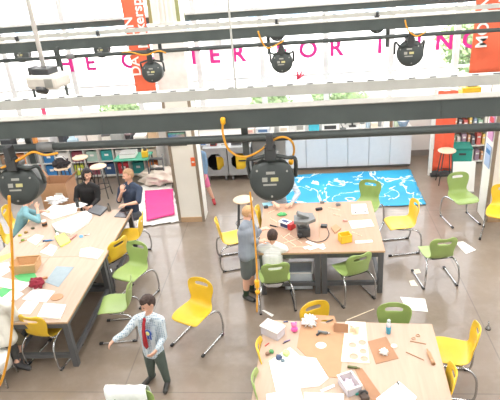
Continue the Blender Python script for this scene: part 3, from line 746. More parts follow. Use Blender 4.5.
MB().lathe([(.04, 0), (.043, .01), (.043, .075), (.035, .085)], n=20).build('body', mat('amber jar', (176, 128, 92), .35), t, True)
MB().lathe([(.0445, .02), (.0445, .065)], n=20).build('wrapper', M_BLACK, t, True); MB().lathe([(.038, .084), (.038, .105), (.03, .108)], n=20).build('lid', M_CREAM, t, True)
def lying(name, label, cat, a, b, r, m, z=T, m2=None):
    p, q = P(*a, z+r), P(*b, z+r); d = q-p; t = thing(name, label, cat, p); 
    MB().lathe([(r*.9, 0), (r, .004), (r, d.length*.75), (r*.45, d.length*.82), (r*.4, d.length)], (0, 0, 0), d, 14).build('barrel', m, t, True)
    MB().lathe([(r*1.04, 0), (r*1.04, d.length*.22)], (0, 0, 0), d, 14).build('cap', m2 or m, t, True); return t
lying('bottle', 'dark green bottle lying behind the lime pad', 'bottle', (58, 236), (54, 224), .022, mat('dark green glass', (90, 110, 84), .25), m2=M_CREAM)
lying('marker', 'blue marker lying left of the lime pad', 'marker', (43, 241), (54, 240), .014, M_BLUE, m2=M_NAVY)
lying('marker', 'dark red marker lying right of the lime pad', 'marker', (70, 240), (77, 234), .016, mat('dusty red', (186, 130, 120), .5))
def scissors(label, px, rz, z=T):
    p = P(*px, z); t = thing('scissors', label, 'scissors', (p.x, p.y, z+.004), rz)
    for s in (-1, 1):
        MB().prism([(0, 0), (.006*s, .01), (.012*s, .09), (.004*s, .1), (-.008*s, .02)], 0, .003).build('blade', M_CHROME, t)
        MB().tube([(s*.022+.018*math.cos(i*.628), -.045+.028*math.sin(i*.628), .004) for i in range(10)], .006, 6, closed=True).build('handle', mat('light blue plastic', (110, 184, 226), .45), t, True)
    return t
scissors('light blue scissors on the left table right of the lime pad', (84, 236), R(-60))
# scattered craft sticks and crumbs near the basket
for i, (a, b) in enumerate((((40, 246), (45, 242)), ((43, 249), (48, 243)), ((36, 247), (41, 244)), ((47, 247), (50, 241)), ((22, 238), (30, 236)), ((19, 243), (27, 240)), ((52, 248), (59, 247)))):
    o = stick('wooden craft stick in the small pile behind the basket', a, b, T, .006, M_CARD if i % 2 else M_PLY, 'craft_stick'); o['group'] = 'craft sticks behind the basket'
for i, (px, py, c) in enumerate(((20, 236, (196, 190, 60)), (26, 233, (150, 120, 60)), (23, 241, (120, 150, 60)), (33, 229, (90, 90, 70)))):
    p = P(px, py, T); lump('clay_lump', ('yellow', 'brown', 'green', 'dark')[i]+' small clay lump on the left edge of the left table', 'clay', (p.x, p.y, T+.001), (.03, .025, .02), mat('clay%d' % i, c, .7), i+11)
flat('yellow_strip', 'yellow paper strip left of the basket', 'strip', ((-2, 257), (10, 253), (13, 256), (0, 262)), mat('yellow paper', (244, 206, 110), .7))
flat('green_sheet', 'green sheet showing between white pages in front of the basket', 'paper', ((14, 276), (33, 270), (38, 279), (22, 283)), M_GREENP)
flat('green_sheet', 'green sheet under white pages at the left photo edge', 'paper', ((-2, 290), (10, 284), (14, 290), (-1, 299)), M_GREENP, th=.002)
flat('paper_sheet', 'large white page left of the maroon pouch', 'paper', ((-1, 277), (32, 283), (21, 291), (-3, 286)), M_PAPER, z=T+.004)
flat('paper_sheet', 'white page at the left photo edge beside the basket', 'paper', ((-3, 264), (9, 262), (10, 271), (0, 277)), M_PAPER)
flat('paper_sheet', 'white page in front of the large page at the left photo edge', 'paper', ((-2, 301), (14, 288), (24, 294), (16, 300)), M_PAPER, z=T+.003)
flat('paper_sheet', 'white page under the maroon pouch', 'paper', ((22, 299), (34, 288), (55, 291), (46, 302)), M_PAPER, th=.008)
tag(MB().prism(circ(57, 297.5, .085, T, 28, .075), T+.001, T+.013).build('wooden_disc', M_CARD, bevel=.002), 'pale round wooden disc near the corner of the left table', 'disc')
flat('notebook', 'thick white notebook by the near edge of the left table', 'notebook', ((37, 316.5), (44, 303), (66, 304.5), (60, 318)), M_PAPER, th=.024)
flat('paper_sheet', 'white page by the hand of the person in white at the near table edge', 'paper', ((16, 313), (26, 300.5), (39, 302), (30, 314)), M_PAPER, th=.006)
ibox('wooden_block', 'small reddish wooden block between the basket and the pouch', 'block', (44, 279), (.1, .035, .03), mat('reddish wood', (206, 150, 110), .6), R(20))
flat('paper_sheet', 'white scrap pages between the basket and the thick stack', 'paper', ((40, 252), (50, 244), (58, 247), (52, 256)), M_PAPER)

# ================================================================== middle table items
t = thing('machine', 'dark grey dismantled machine with tilted plate on the middle table', 'machine', (*P(304, 236, T).xy, T+.001), R(8)); t.scale = (1.25, 1.25, 1.2)
MB().box((0, .04, .06), (.15, .17, .12)).build('base', M_DGREY, t, bevel=.01)
MB().box((0, .06, .15), (.1, .1, .08)).build('neck', M_GREY, t, bevel=.008)
MB().prism([(-.12, -.02), (.03, -.07), (.15, .0), (.14, .16), (.02, .2), (-.1, .14)], .19, .235).build('plate', M_GREY, t, bevel=.006)
m = MB().box((0, 0, 0), (.15, .1, .045), mx=Matrix.Rotation(R(28), 3, 'Y')); m.v = [v+Vector((.0, .06, .265)) for v in m.v]; m.build('cover', M_GREY, t, bevel=.008)
MB().lathe([(.03, 0), (.03, .05)], (-.06, -.05, .05), (0, -1, .2), 14).build('knob', M_BLACK, t, True)
t = ibox('package', 'white and blue package with red end lying on the middle table', 'package', (287, 227), (.25, .12, .095), M_FOAM, R(-38)); 
MB().box((-.01, -.0615, .0475), (.14, .003, .06)).build('blue_panel', M_NAVY, t); MB().box((-.03, 0, .0965), (.12, .07, .002)).build('blue_panel', M_NAVY, t)
MB().box((.095, -.0, .049), (.066, .125, .095)).build('red_end', M_RED, t)
for o in t.children: o.data.transform(Matrix.Rotation(R(-38), 4, 'Z'))
lump('crumpled_paper', 'crumpled green paper on the middle table behind the package', 'paper', (*P(282, 215, T).xy, T+.001), (.07, .05, .02), M_GREENP, 5, 1, .6, 3)
lying('screwdriver', 'black screwdriver on the middle table left of the package', 'screwdriver', (270, 225), (278, 227), .012, M_BLACK)
ibox('small_block', 'small dark block at the far edge of the middle table', 'block', (322, 203), (.07, .05, .03), M_GREY, R(10))
ibox('power_adapter', 'black power adapter on the middle table behind the cables', 'adapter', (319, 210), (.11, .05, .04), M_BLACK, R(15), bevel=.008)
lump('lump_of_clay', 'small grey lump at the far edge of the middle table', 'clay', (*P(338, 205.5, T).xy, T+.001), (.04, .035, .028), M_GREY, 8)
lump('pink_clay', 'small pink lump on the middle table left of the white sheet', 'clay', (*P(345, 221, T).xy, T+.001), (.035, .03, .016), mat('dusty pink', (222, 158, 148), .7), 9)
t = flat('tray', 'white square tray at the far right corner of the middle table', 'tray', ((351.3, 204.2), (366, 203.8), (368.4, 213.2), (352, 214)), M_FOAM, th=.012)
for q in ((355.5, 212.5), (365, 212)): p = P(*q, T+.014); MB().box((p.x-t.location.x, p.y-t.location.y, .02), (.03, .02, .02)).build('clip', M_GREY, t)
flat('paper_sheet', 'white sheet behind the yellow box on the middle table', 'paper', ((348.5, 221), (371, 219.5), (374.3, 226), (352, 228.5)), M_PAPER)
t = open_box('yellow_box', 'open yellow box on the middle table', 'box', (345, 241), (.17, .14, .12), mat('yellow box card', (246, 206, 60), .5), R(18))
flat('paper_strip', 'torn white strip in front of the white sheet, right of the yellow box', 'strip', ((355, 240.8), (372, 239.8), (373, 242), (363, 243), (355.5, 243.2)), M_PAPER, th=.004)
flat('cardboard_scrap', 'tan cardboard scrap on the middle table behind the yellow box', 'scrap', ((331, 227), (336, 224), (341, 228), (335, 233)), M_CARD, th=.02)
ibox('gadget', 'dark grey gadget on the middle table right of the machine', 'gadget', (324, 227), (.1, .08, .04), M_DGREY, R(-12), bevel=.01)
p = [P(x, y, T+.008) for x, y in ((327, 228), (329, 234), (325, 240), (317, 242), (309, 240), (305, 237))]
tag(MB().tube(spline(p, 8), .006, 8).build('appliance_cord', M_BLACK, smooth=True, origin=p[0]), 'black cord curling from the gadget to the machine', 'cord')
for i, (q, lb) in enumerate(((((305, 242), (308, 240.5), (326, 247.5), (323, 249.5)), 'white paper strip crossing in front of the machine, sloping right'), (((307, 248), (323, 243.5), (325, 245.5), (310, 250)), 'white paper strip at the table edge in front of the machine'), (((303, 247), (309, 245.5), (311, 247.5), (305, 249)), 'short white strip left of the crossed strips'))):
    flat('paper_strip', lb, 'strip', q, M_PAPER, th=.004+.003*i)
for i, (a, b) in enumerate((((281, 236), (296, 246)), ((284, 243), (300, 238)), ((288, 234), (302, 243)), ((283, 238), (290, 233)), ((292, 247), (303, 247)), ((340, 210), (328, 208)), ((333, 214), (341, 216)), ((352, 232), (362, 236)), ((270, 218), (277, 222)), ((268, 213), (275, 210)))):
    o = stick('thin wooden stick scattered on the middle table', a, b, T, .0045, M_PLY, 'craft_stick'); o['group'] = 'craft sticks on the middle table'
flat('blue_paper', 'pale blue printed sheet at the far left end of the middle table', 'paper', ((262, 203), (272, 202), (274, 205), (264, 207)), mat('pale blue paper', (150, 206, 222), .7))
ibox('black_block', 'dark block beside the pale blue sheet on the middle table', 'block', (266, 208), (.07, .05, .04), M_DGREY, .2)
# bin under the middle table
p = P(301, 285); open_box('storage_bin', 'pale blue white bin under the middle table behind the boy', 'bin', (299, 284), (.42, .3, .3), mat('pale blue bin', (206, 214, 222), .5), 0, 0, .01, M_FOAM)

# ================================================================== front table items
t = open_box('plastic_box', 'white plastic box with raised lid at the far left corner of the front table', 'box', (273, 334), (.235, .145, .1), M_CLEARP, R(-34))
t2 = MB().box((0, 0, .115), (.25, .16, .012)).build('lid', M_FOAM, t)
t = thing('plush_toy', 'small pink plush figure on the front table', 'toy', (*P(294.5, 331.5, T).xy, T+.001), .2)
MB().ell((0, 0, .035), (.042, .035, .036)).build('body', mat('hot pink plush', (242, 104, 176), .9, bump=.4), t, True)
MB().ell((0, .015, .085), (.034, .03, .032)).ell((-.025, .015, .112), (.012, .01, .014)).ell((.025, .015, .112), (.012, .01, .014)).build('head', M_PINK, t, True)
o = lump('paper_flower', 'crumpled white paper flower on the far edge of the front table', 'paper', (*P(309, 324, T).xy, T+.004), (.07, .07, .045), M_PAPER, 21, 1, 1.1, 3.2)
hole = circ(321, 345.5, .06, T, 24, .055); hol2 = circ(325.5, 322, .06, T, 20, .035)
out = [P(*q, T+.004) for q in ((297, 347), (300, 329), (306, 314.5), (334, 316), (341, 333), (345, 334), (340, 378), (329, 377), (318, 361), (308, 358))]
tag(poly_holes([(v.x, v.y) for v in out], [hole, hol2], T+.001, T+.006).build('cardboard_sheet', M_CARD), 'big brown cardboard sheet with one round hole on the front table', 'cardboard')
flat('white_disc', 'white round card showing in the hole of the cardboard sheet', 'disc', [(321+5.5*math.cos(i*.52), 345.5+4.2*math.sin(i*.52)) for i in range(12)], M_PAPER, th=.003)
t = thing('cardboard_flap', 'upright cardboard piece standing at the far edge of the front table', 'cardboard', (*P(341, 333, T).xy, T+.006), R(-8))
MB().box((0, .02, .05), (.16, .005, .1), mx=Matrix.Rotation(R(-25), 3, 'X')).build('panel', M_CARD2, t)
MB().box((-.08, .07, .045), (.005, .12, .09)).build('fold', M_CARD, t)
t = thing('hot_glue_gun', 'small grey glue gun on the cardboard sheet', 'glue gun', (*P(323, 334, T).xy, T+.007), R(-15))
MB().tube([(-.06, 0, .02), (.05, 0, .02)], [.014, .018], 10).build('body', M_GREY, t, True); MB().tube([(.05, 0, .02), (.09, 0, .018)], [.012, .004], 8).build('nozzle', M_CHROME, t, True); MB().tube([(-.03, 0, .018), (-.06, -.06, .014)], [.014, .012], 8).build('grip', M_DGREY, t, True)
stick('black curved cutting tool on the cardboard sheet', (326, 322), (333, 319.5), T+.007, .008, M_DGREY, 'cutter', 'cutter')
# ply panel with cut-out circles
out = [P(*q, T+.006) for q in ((345.6, 321), (365.5, 322), (369.5, 363.5), (341, 361.5))]
hs = [circ(x, y, r, T+.006, 18) for x, y, r in ((352.5, 345, .043), (362.2, 342.5, .043), (353.7, 356.4, .047), (363, 351.3, .04), (364.2, 358.8, .042))]
tag(poly_holes([(v.x, v.y) for v in out], hs, T+.001, T+.007).build('ply_panel', M_PLY), 'pale ply panel with five round cut-outs on the front table', 'panel')
t = thing('star_model', 'small star shaped model of slotted cards on the ply panel', 'model', (*P(354.5, 332, T).xy, T+.008))
for k in range(3): MB().box((0, 0, .03), (.12, .004, .06), R(60*k+15)).build('card', M_PLY, t)
tag(MB().prism(circ(351.5, 337.5, .04, T+.008, 20), T+.008, T+.012).build('cut_disc', M_PLY), 'loose round ply disc beside the star model', 'disc')
p = P(388.3, 333, T); t = thing('bottle', 'clear bottle of blue liquid at the far edge of the front table', 'bottle', (p.x, p.y, T+.001))
MB().lathe([(.026, 0), (.029, .006), (.029, .06), (.028, .095)], n=20).build('liquid', mat('blue liquid', (70, 160, 190), .2, coat=.5), t, True)
MB().lathe([(.029, .096), (.029, .13), (.02, .145), (.014, .15)], n=20).build('clear_top', M_CLEARP, t, True); MB().lathe([(.017, .15), (.018, .152), (.018, .18), (.014, .182)], n=16).build('cap', mat('greyish cap', (186, 204, 204), .4), t, True)
out = [P(*q, T+.004) for q in ((368, 341.5), (386, 336.6), (390, 343.5), (398.5, 358.2), (376, 364))]
tag(poly_holes([(v.x, v.y) for v in out], [], T+.001, T+.006).build('cardboard_sheet', M_CARD2), 'brown cardboard diamond right of the ply panel', 'cardboard')
lump('paper_wad', 'white crumpled paper wad on the cardboard diamond', 'paper', (*P(384, 354, T).xy, T+.007), (.04, .035, .03), M_PAPER, 31, 1, .8, 3)
tag(MB().prism(circ(394, 346, .035, T+.007, 20), T+.007, T+.011).build('cut_disc', M_PLY), 'pale disc at the corner of the cardboard diamond', 'disc')
stick('thin dark wooden stick on the right of the front table, upper one', (410, 341), (426, 344), T, .005, M_CARD2)
stick('thin dark wooden stick on the right of the front table, lower one', (406, 352), (424, 360), T, .005, M_CARD2)
lying('wooden_brush', 'beige wooden brush by the right edge of the front table', 'brush', (433.5, 364), (427, 349), .02, M_CARD)
for q, lb in (((418, 335.5), 'tiny beige ring near the far right corner of the front table'), ((413.5, 338.5), 'tiny beige ring left of the one at the corner')):
    c = P(*q, T+.005); tag(MB().tube([(c.x+.02*math.cos(i*.52), c.y+.02*math.sin(i*.52), T+.005) for i in range(12)], .004, 6, closed=True).build('wooden_ring', M_CARD, smooth=True), lb, 'ring')
flat('foam_sheet', 'white sheet in the bottom right of the front table with a dark clip', 'sheet', ((376, 398.5), (399, 381), (417, 397), (405, 412), (385, 412)), M_FOAM, th=.006)
p = P(398, 384, T); tag(MB().box((p.x, p.y, T+.012), (.012, .035, .01), .3).build('paper_clip', M_DGREY), 'dark clip on the white sheet in the bottom right', 'clip')
t = open_box('plastic_tub', 'clear plastic tub with pale contents at the front table centre', 'tub', (349.5, 388), (.15, .21, .1), M_CLEARP, R(24), rim=M_FOAM)
lump('wool_ball', 'pale lavender wool in the plastic tub', 'wool', (*P(349, 388, T).xy, T+.012), (.05, .08, .035), mat('lavender wool', (226, 206, 222), .9), 41)
ibox('teal_clip', 'small teal clip in front of the plastic tub', 'clip', (358, 394), (.06, .03, .02), M_TEAL, R(25))
t = ibox('tape_dispenser', 'dark brown tape dispenser beside the plastic tub', 'dispenser', (364, 398), (.08, .11, .06), mat('dark brown', (90, 76, 68), .5), R(15), bevel=.015)
MB().tube([(.0+.03*math.cos(i*.52), 0, .06+.03*math.sin(i*.52)) for i in range(12)], .012, 8, closed=True).build('tape_roll', M_DGREY, t, True)
lying('marker', 'dark green marker below the ply panel', 'marker', (347.5, 366.5), (360, 368), .014, mat('moss', (100, 110, 70), .5))
flat('cardboard_strip', 'brown cardboard strip right of the plastic tub', 'cardboard', ((354, 368), (362, 368), (382, 396), (372, 402)), M_CARD2, th=.004)
flat('foam_sheet', 'largest white sheet on the left half of the front table', 'sheet', ((269, 361), (290, 347), (300, 356), (316, 358), (328.5, 378), (319, 386), (298, 388), (284, 402), (279, 404)), M_FOAM, th=.006, z=T+.002)
flat('foam_sheet', 'white sheet along the bottom left of the front table', 'sheet', ((266, 394), (300, 388), (304, 402), (268, 414)), M_FOAM, th=.004)
flat('foam_sheet', 'white board along the bottom middle of the front table', 'sheet', ((304, 392), (344, 393.5), (344, 404), (304, 404)), M_FOAM, th=.02)
flat('foam_strip', 'narrow white strip below the largest white sheet', 'strip', ((320, 390), (334, 384), (335, 386.5), (322, 392)), M_FOAM, th=.006)
for q, lb, c, s in (((271.5, 353), 'green clay ball on the left of the front table', (90, 150, 96), .026), ((279, 359), 'dark blue clay ball at the corner of the white sheet', (72, 88, 120), .034), ((267.5, 355), 'brown clay ball by the left edge of the front table', (150, 116, 96), .022), ((286.5, 355), 'lime green clay lump on the white sheet', (206, 226, 150), .04), ((283, 362), 'grey blue clay ball beside the dark blue one', (120, 140, 150), .02)):
    lump('clay_ball', lb, 'clay', (*P(*q, T).xy, T+.009), (s, s, s*.8), mat('clay '+lb[:10], c, .6), int(q[0]), 1, .3)
stick('red pencil stub near the left edge of the front table', (265, 346), (269, 343), T, .006, M_RED, 'pencil', 'pencil')
stick('violet pencil stub left of the white plastic box', (284, 342), (290, 340), T, .008, mat('violet', (140, 120, 160), .5), 'pencil', 'pencil')
stick('dark blue pencil stub behind the white plastic box', (283.5, 321.8), (288, 321.5), T, .008, M_NAVY, 'pencil', 'pencil')
stick('grey pencil lying in front of the white plastic box', (283, 343.5), (289, 340.5), T, .006, M_DGREY, 'pencil', 'pencil')

# ================================================================== back of the room
# grey base cabinets with a continuous worktop
c0 = P(286.6, 170.3); c1 = P(411, 168.3); CY = (c0.y+c1.y)/2; CH = .84; ncab = 6; cw = (c1.x-c0.x)/ncab
names = ['first', 'second', 'third', 'fourth', 'fifth', 'last']
desc = ['grey cabinet half hidden behind the middle lamp, first of the row', 'grey cabinet right of the one behind the lamp', 'grey cabinet below the cyan box on the worktop', 'grey cabinet below the white boxed machine', 'grey cabinet next to the last one of the row', 'last grey cabinet, at the open end by the bare wall']
for i in range(ncab):
    t = thing('base_cabinet', desc[i], 'cabinet', (c0.x+(i+.5)*cw, CY, 0), 0, 'grey base cabinets')
    d = YW-CY-.02
    MB().box((0, d/2, CH/2+.03), (cw-.004, d-.02, CH-.08)).build('body', M_CAB, t)
    MB().box((0, d/2+.03, .04), (cw-.004, d-.1, .08)).build('plinth', M_GREY, t)
    dr = MB().box((0, 0, CH/2+.03), (cw-.012, .02, CH-.1)).build('door', M_CAB, t, bevel=.003)
    MB().box((0, -.012, CH*.93), (cw*.9, .012, .012)).build('grip_edge', M_LABEL, dr)
o = MB().box(((c0.x+c1.x)/2, (CY+YW)/2-.02, CH+.02), (c1.x-c0.x+.06, YW-CY, .04)).build('worktop', mat('white worktop', (232, 232, 230), .4), bevel=.004)
tag(o, 'white worktop running over the grey cabinets below the windows', 'worktop'); CT = CH+.041
def on(name, label, cat, px, py, z, size, m, rz=0, ytop=None):
    p = P(px, py, z); p.y = min(p.y, YW-.1-size[1]/2)
    t = MB().box((0, 0, size[2]/2), size, rz).build(name, m, bevel=.006); t.location = (p.x, p.y, z+.001); return tag(t, label, cat)
def topper(px, z, y=None): return W(px, 128, y or YW-.35).x
YT = CY+.28
def crate(name, label, cat, x, y, z, size, m, m2=None, rz=0, kind=0):
    t = thing(name, label, cat, (x, y, z+.001), rz); w, d, h = size
    MB().box((0, 0, h/2), size).build('body', m, t, bevel=min(.012, h*.1))
    if m2:
        if kind == 0: MB().box((0, 0, h), (w*1.04, d*1.04, h*.12)).build('lid', m2, t, bevel=.003)
        elif kind == 1: MB().box((0, -d/2-.002, h*.5), (w*.7, .006, h*.5)).build('front_panel', m2, t)
        else: MB().box((w*.1, 0, h*1.25), (w*.5, d*.4, h*.5)).build('top_part', m2, t, bevel=.01)
    return t
t = thing('storage_box', 'cyan open box on the worktop behind the cabinets', 'box', (W(314, 131, YT).x, YT, CT), 0)
MB().prism([(-.11, -.1), (.11, -.1), (.13, .12), (-.13, .12)], 0, .2).build('body', M_CYAN, t, bevel=.01); MB().box((0, .01, .2), (.26, .23, .02)).build('rim', mat('light cyan', (120, 210, 222), .5), t)
crate('desktop_printer', 'white boxed machine with dark slot on the worktop, right of the cyan box', 'printer', W(330, 131, YT).x, YT+.05, CT, (.38, .32, .17), M_FOAM, M_DGREY, 0, 1)
crate('white_appliance', 'white appliance left of the cyan box on the worktop', 'appliance', W(300, 130, YT).x, YT+.05, CT, (.22, .26, .2), M_WHITE, M_LABEL, 0, 1)
t = thing('desk_lamp', 'small grey desk lamp on the worktop', 'lamp', (W(343, 131, YT).x, YT, CT)); MB().lathe([(.07, 0), (.07, .015), (.01, .02)]).build('base', M_GREY, t, True); MB().tube([(0, 0, .02), (-.05, 0, .12), (.03, 0, .2)], .01, 8).build('arm', M_GREY, t, True); MB().lathe([(.03, 0), (.07, .07)], (.03, 0, .2), (.6, 0, -.5)).build('shade', M_GREY, t, True)
t = thing('monitor', 'small black monitor on the worktop below the largest beam', 'monitor', (W(353, 130, YT).x, YT+.15, CT)); MB().box((0, 0, .24), (.27, .03, .2)).build('screen', M_BLACK, t, bevel=.005); MB().box((0, .02, .08), (.04, .03, .16)).box((0, .0, .008), (.16, .12, .016)).build('stand', M_DGREY, t)
clut = [(362, .12, .14, 'white tub', (236, 232, 228)), (368, .1, .18, 'pale blue canister', (178, 200, 216)), (374, .14, .12, 'cream carton', (226, 214, 196)), (380, .08, .2, 'grey tin', (150, 154, 156)), (386, .12, .13, 'white carton', (240, 240, 238)), (391, .07, .22, 'brown jar', (140, 110, 90)), (396, .1, .15, 'pale green tub', (196, 212, 190))]
for px, w, h, nm, c in clut:
    x = W(px, 129, YT).x; t = thing(nm.split()[-1], nm+' among the clutter at the right half of the worktop', nm.split()[-1], (x, YT+random.uniform(-.05, .1), CT))
    if nm.split()[-1] in ('carton',): MB().box((0, 0, h/2), (w, w, h)).build('body', mat(nm, c, .6), t); MB().box((0, 0, h), (w*.98, w*.4, .02)).build('flap', M_PAPER, t)
    else: MB().lathe([(w*.45, 0), (w*.5, .01), (w*.5, h*.85), (w*.4, h*.9)], n=16).build('body', mat(nm, c, .5), t, True); MB().lathe([(w*.44, h*.88), (w*.44, h)], n=16).build('lid', M_GREY, t, True)
t = thing('bowl', 'blue grey bowl at the right end of the worktop', 'bowl', (W(408, 130, YT).x-.12, YT, CT)); MB().lathe([(.06, 0), (.08, .01), (.14, .14), (.13, .14), (.07, .02)], n=24).build('body', mat('blue grey ceramic', (120, 146, 170), .4), t, True); MB().lathe([(.125, .1), (.0, .11)], n=20).build('filling', M_FOAM, t, True)

# two grey rolling machines with octagonal openings
a = P(206, 182); b = P(229.5, 181); c = P(253, 179.5); gy = (a.y+c.y)/2
for i, (x0, x1, lb) in enumerate(((a.x, b.x, 'left grey rolling cart with dark octagonal opening behind the left column'), (b.x+.01, c.x, 'right grey rolling cart with the yellow tub in its opening'))):
    w = x1-x0-.01; t = thing('rolling_cart', lb, 'cart', ((x0+x1)/2, gy, 0), 0, 'grey rolling carts'); h = .8; d = .5
    oc = [(math.cos(R(22.5+45*k))*.2, .47+math.sin(R(22.5+45*k))*.21) for k in range(8)]
    pm = poly_holes([(-w/2, .14), (w/2, .14), (w/2, h), (-w/2, h)], [oc], 0, .02)
    pm.v = [Vector((v.x, .0-v.z, v.y)) for v in pm.v]; pm.build('front_panel', mat('cart grey', (150, 152, 152), .5), t)
    bd = MB().box((-w/2+.01, d/2, .47), (.02, d-.04, .66)).box((w/2-.01, d/2, .47), (.02, d-.04, .66)).box((0, d-.03, .47), (w, .02, .66)).box((0, d/2, .15), (w, d-.04, .02)); bd.build('body', M_DGREY, t)
    MB().box((0, d/2, h-.01), (w+.01, d+.03, .04)).build('top', mat('cart top', (190, 194, 196), .4), t, bevel=.006)
    for sx in (-1, 1):
        for y in (.05, d-.08): MB().lathe([(.05, -.015), (.055, 0), (.05, .015)], (sx*(w/2-.07), y, .055), (1, 0, 0), 14).box((sx*(w/2-.07), y, .11), (.04, .06, .05)).build('caster', M_GREY, t)
    if i == 1:
        tb = thing('tub', 'yellow tub held in the right grey rolling cart', 'tub', ((x0+x1)/2+.05, gy+.16, .165)); tb2 = MB().prism([(-.15, -.12), (.15, -.12), (.15, .12), (-.15, .12)], 0, .42).build('body', M_YEL, tb, bevel=.02); MB().box((0, -.128, .3), (.16, .016, .03)).build('handle', M_DGREY, tb)
    else:
        tb = thing('tub', 'small yellow tub seen high inside the left grey cart', 'tub', ((x0+x1)/2+.1, gy+.2, .165)); MB().prism([(-.1, -.1), (.1, -.1), (.1, .1), (-.1, .1)], 0, .4).build('body', M_YEL, tb, bevel=.02); MB().box((0, 0, .4), (.21, .21, .02)).build('rim', M_CREAM, tb)
for px, nm, lb, w, h, c, c2 in ((203, 'crate', 'white and blue crate on the left grey cart', .16, .15, (224, 230, 236), (90, 130, 180)), (213, 'bag', 'small red and black bag on the left grey cart', .15, .09, (150, 60, 56), (50, 50, 52)), (223, 'tape_box', 'white tape box on the left grey cart', .12, .06, (236, 234, 230), (180, 180, 176)), (236, 'speaker', 'dark grey speaker on the right grey cart', .24, .15, (96, 96, 98), (60, 60, 62)), (248, 'paint_tin', 'pale paint tin on the right grey cart', .1, .11, (230, 224, 214), (150, 150, 150))):
    crate(nm, lb, nm.split('_')[-1], W(px, 136, gy+.2).x, gy+.2, .811, (w, .2, h), mat(nm+' body', c, .6), mat(nm+' face', c2, .5), 0, 1)
# sewing bench clutter behind
t = thing('work_bench', 'long white bench below the windows behind the grey carts', 'bench', (W(230, 140, 11.85).x, 11.85, 0)); MB().box((0, 0, .86), (2.1, .6, .04)).build('benchtop', M_WHITE, t)
for sx in (-1, 1):
    for sy in (-1, 1): MB().box((sx*1.0, sy*.26, .42), (.05, .05, .84)).build('leg', M_STEEL, t)
for px, nm, lb, w, h, c, c2 in ((263, 'jar_rack', 'rack of blue and white jars left of the middle lamp on the bench', .3, .12, (200, 206, 214), (80, 110, 150)), (284, 'carton', 'white carton at the end of the bench above the lamp', .22, .14, (240, 238, 232), (214, 200, 180)), (250, 'carton', 'pinkish carton on the long bench behind the right cart', .2, .12, (232, 214, 204), (200, 150, 140))):
    crate(nm, lb, nm.split('_')[-1], W(px, 132, 11.8).x, 11.85, .881, (w, .25, h), mat(lb[:18], c, .6), mat(lb[:18]+'f', c2, .5), 0, 1)

# left shelving bench: open cubby units with bins
x0 = W(-14, 170, 11.5).x; xr = W(160, 170, 11.5).x; nu = 6; uw = (xr-x0)/nu; SH = .74; SY = 11.52; SD = .62
udesc = ['open shelf unit at the far left end of the shelf row', 'open shelf unit behind the left lamp', 'open shelf unit with the blue bins behind the black bag', 'open shelf unit with the maroon boxes', 'open shelf unit with teal bin behind the navy shirt', 'last open shelf unit, beside the left column']
M_SHELF = mat('pale shelf laminate', (206, 206, 202), .5)
for i in range(nu):
    t = thing('shelf_unit', udesc[i], 'shelf', (x0+(i+.5)*uw, SY, 0), 0, 'open shelf units along the window wall'); w = uw-.01
    b = MB()
    for x in (-w/2+.012, 0, w/2-.012): b.box((x, SD/2, SH/2), (.024, SD, SH))
    b.box((0, SD/2, .06), (w, SD, .03)).box((0, SD-.01, SH/2), (w, .02, SH)).build('carcass', M_SHELF, t)
    MB().box((0, SD/2, .42), (w-.03, SD-.03, .02)).build('shelf_board', M_SHELF, t)
    MB().box((0, SD/2, SH+.015), (w+.01, SD+.02, .03)).build('top', mat('shelf top', (222, 220, 214), .5), t)
binc = [('blue', (50, 120, 180)), ('maroon', (140, 70, 86)), ('teal', (60, 160, 160)), ('white', (228, 228, 226)), ('lime green', (196, 206, 80)), ('red', (200, 60, 70)), ('grey', (140, 142, 144)), ('dark blue', (50, 80, 120)), ('orange', (220, 130, 70)), ('pale green', (170, 200, 190)), ('brown', (150, 120, 100)), ('cream', (226, 216, 198))]
order = [[8, 3, 5, 10], [3, 5, 8, 6], [0, 0, 0, 3], [4, 1, 1, 9], [7, 5, 2, 3], [2, 8, 6, 11]]
where = ['at the far left shelf end', 'behind the left lamp', 'behind the black bag', 'behind the wooden stools', 'behind the person in navy', 'beside the left column']
M_BIN = {}
for i in range(nu):
    for j in range(4):
        nm, c = binc[order[i][j]]; w = uw/2-.09; col = j % 2; row = j//2
        h = .24 if row else .27
        lb = '%s storage bin in the %s %s cubby %s' % (nm, 'upper' if row else 'lower', 'right' if col else 'left', where[i])
        x = x0+i*uw+uw*(.25+.5*col); z = .432 if row else .076
        t = thing('storage_bin', lb, 'bin', (x, SY+.06, z)); mm = mat('bin '+nm, c, .5)
        bx = MB(); bx.box((0, .22, .01), (w, .42, .02)).box((0, .01, h/2), (w, .02, h)).box((0, .42, h/2), (w, .02, h)).box((-w/2+.01, .22, h/2), (.02, .42, h)).box((w/2-.01, .22, h/2), (.02, .42, h)); bx.build('body', mm, t)
        MB().box((0, -.004, h*.6), (w*.35, .008, h*.2)).build('label_holder', M_FOAM, t)
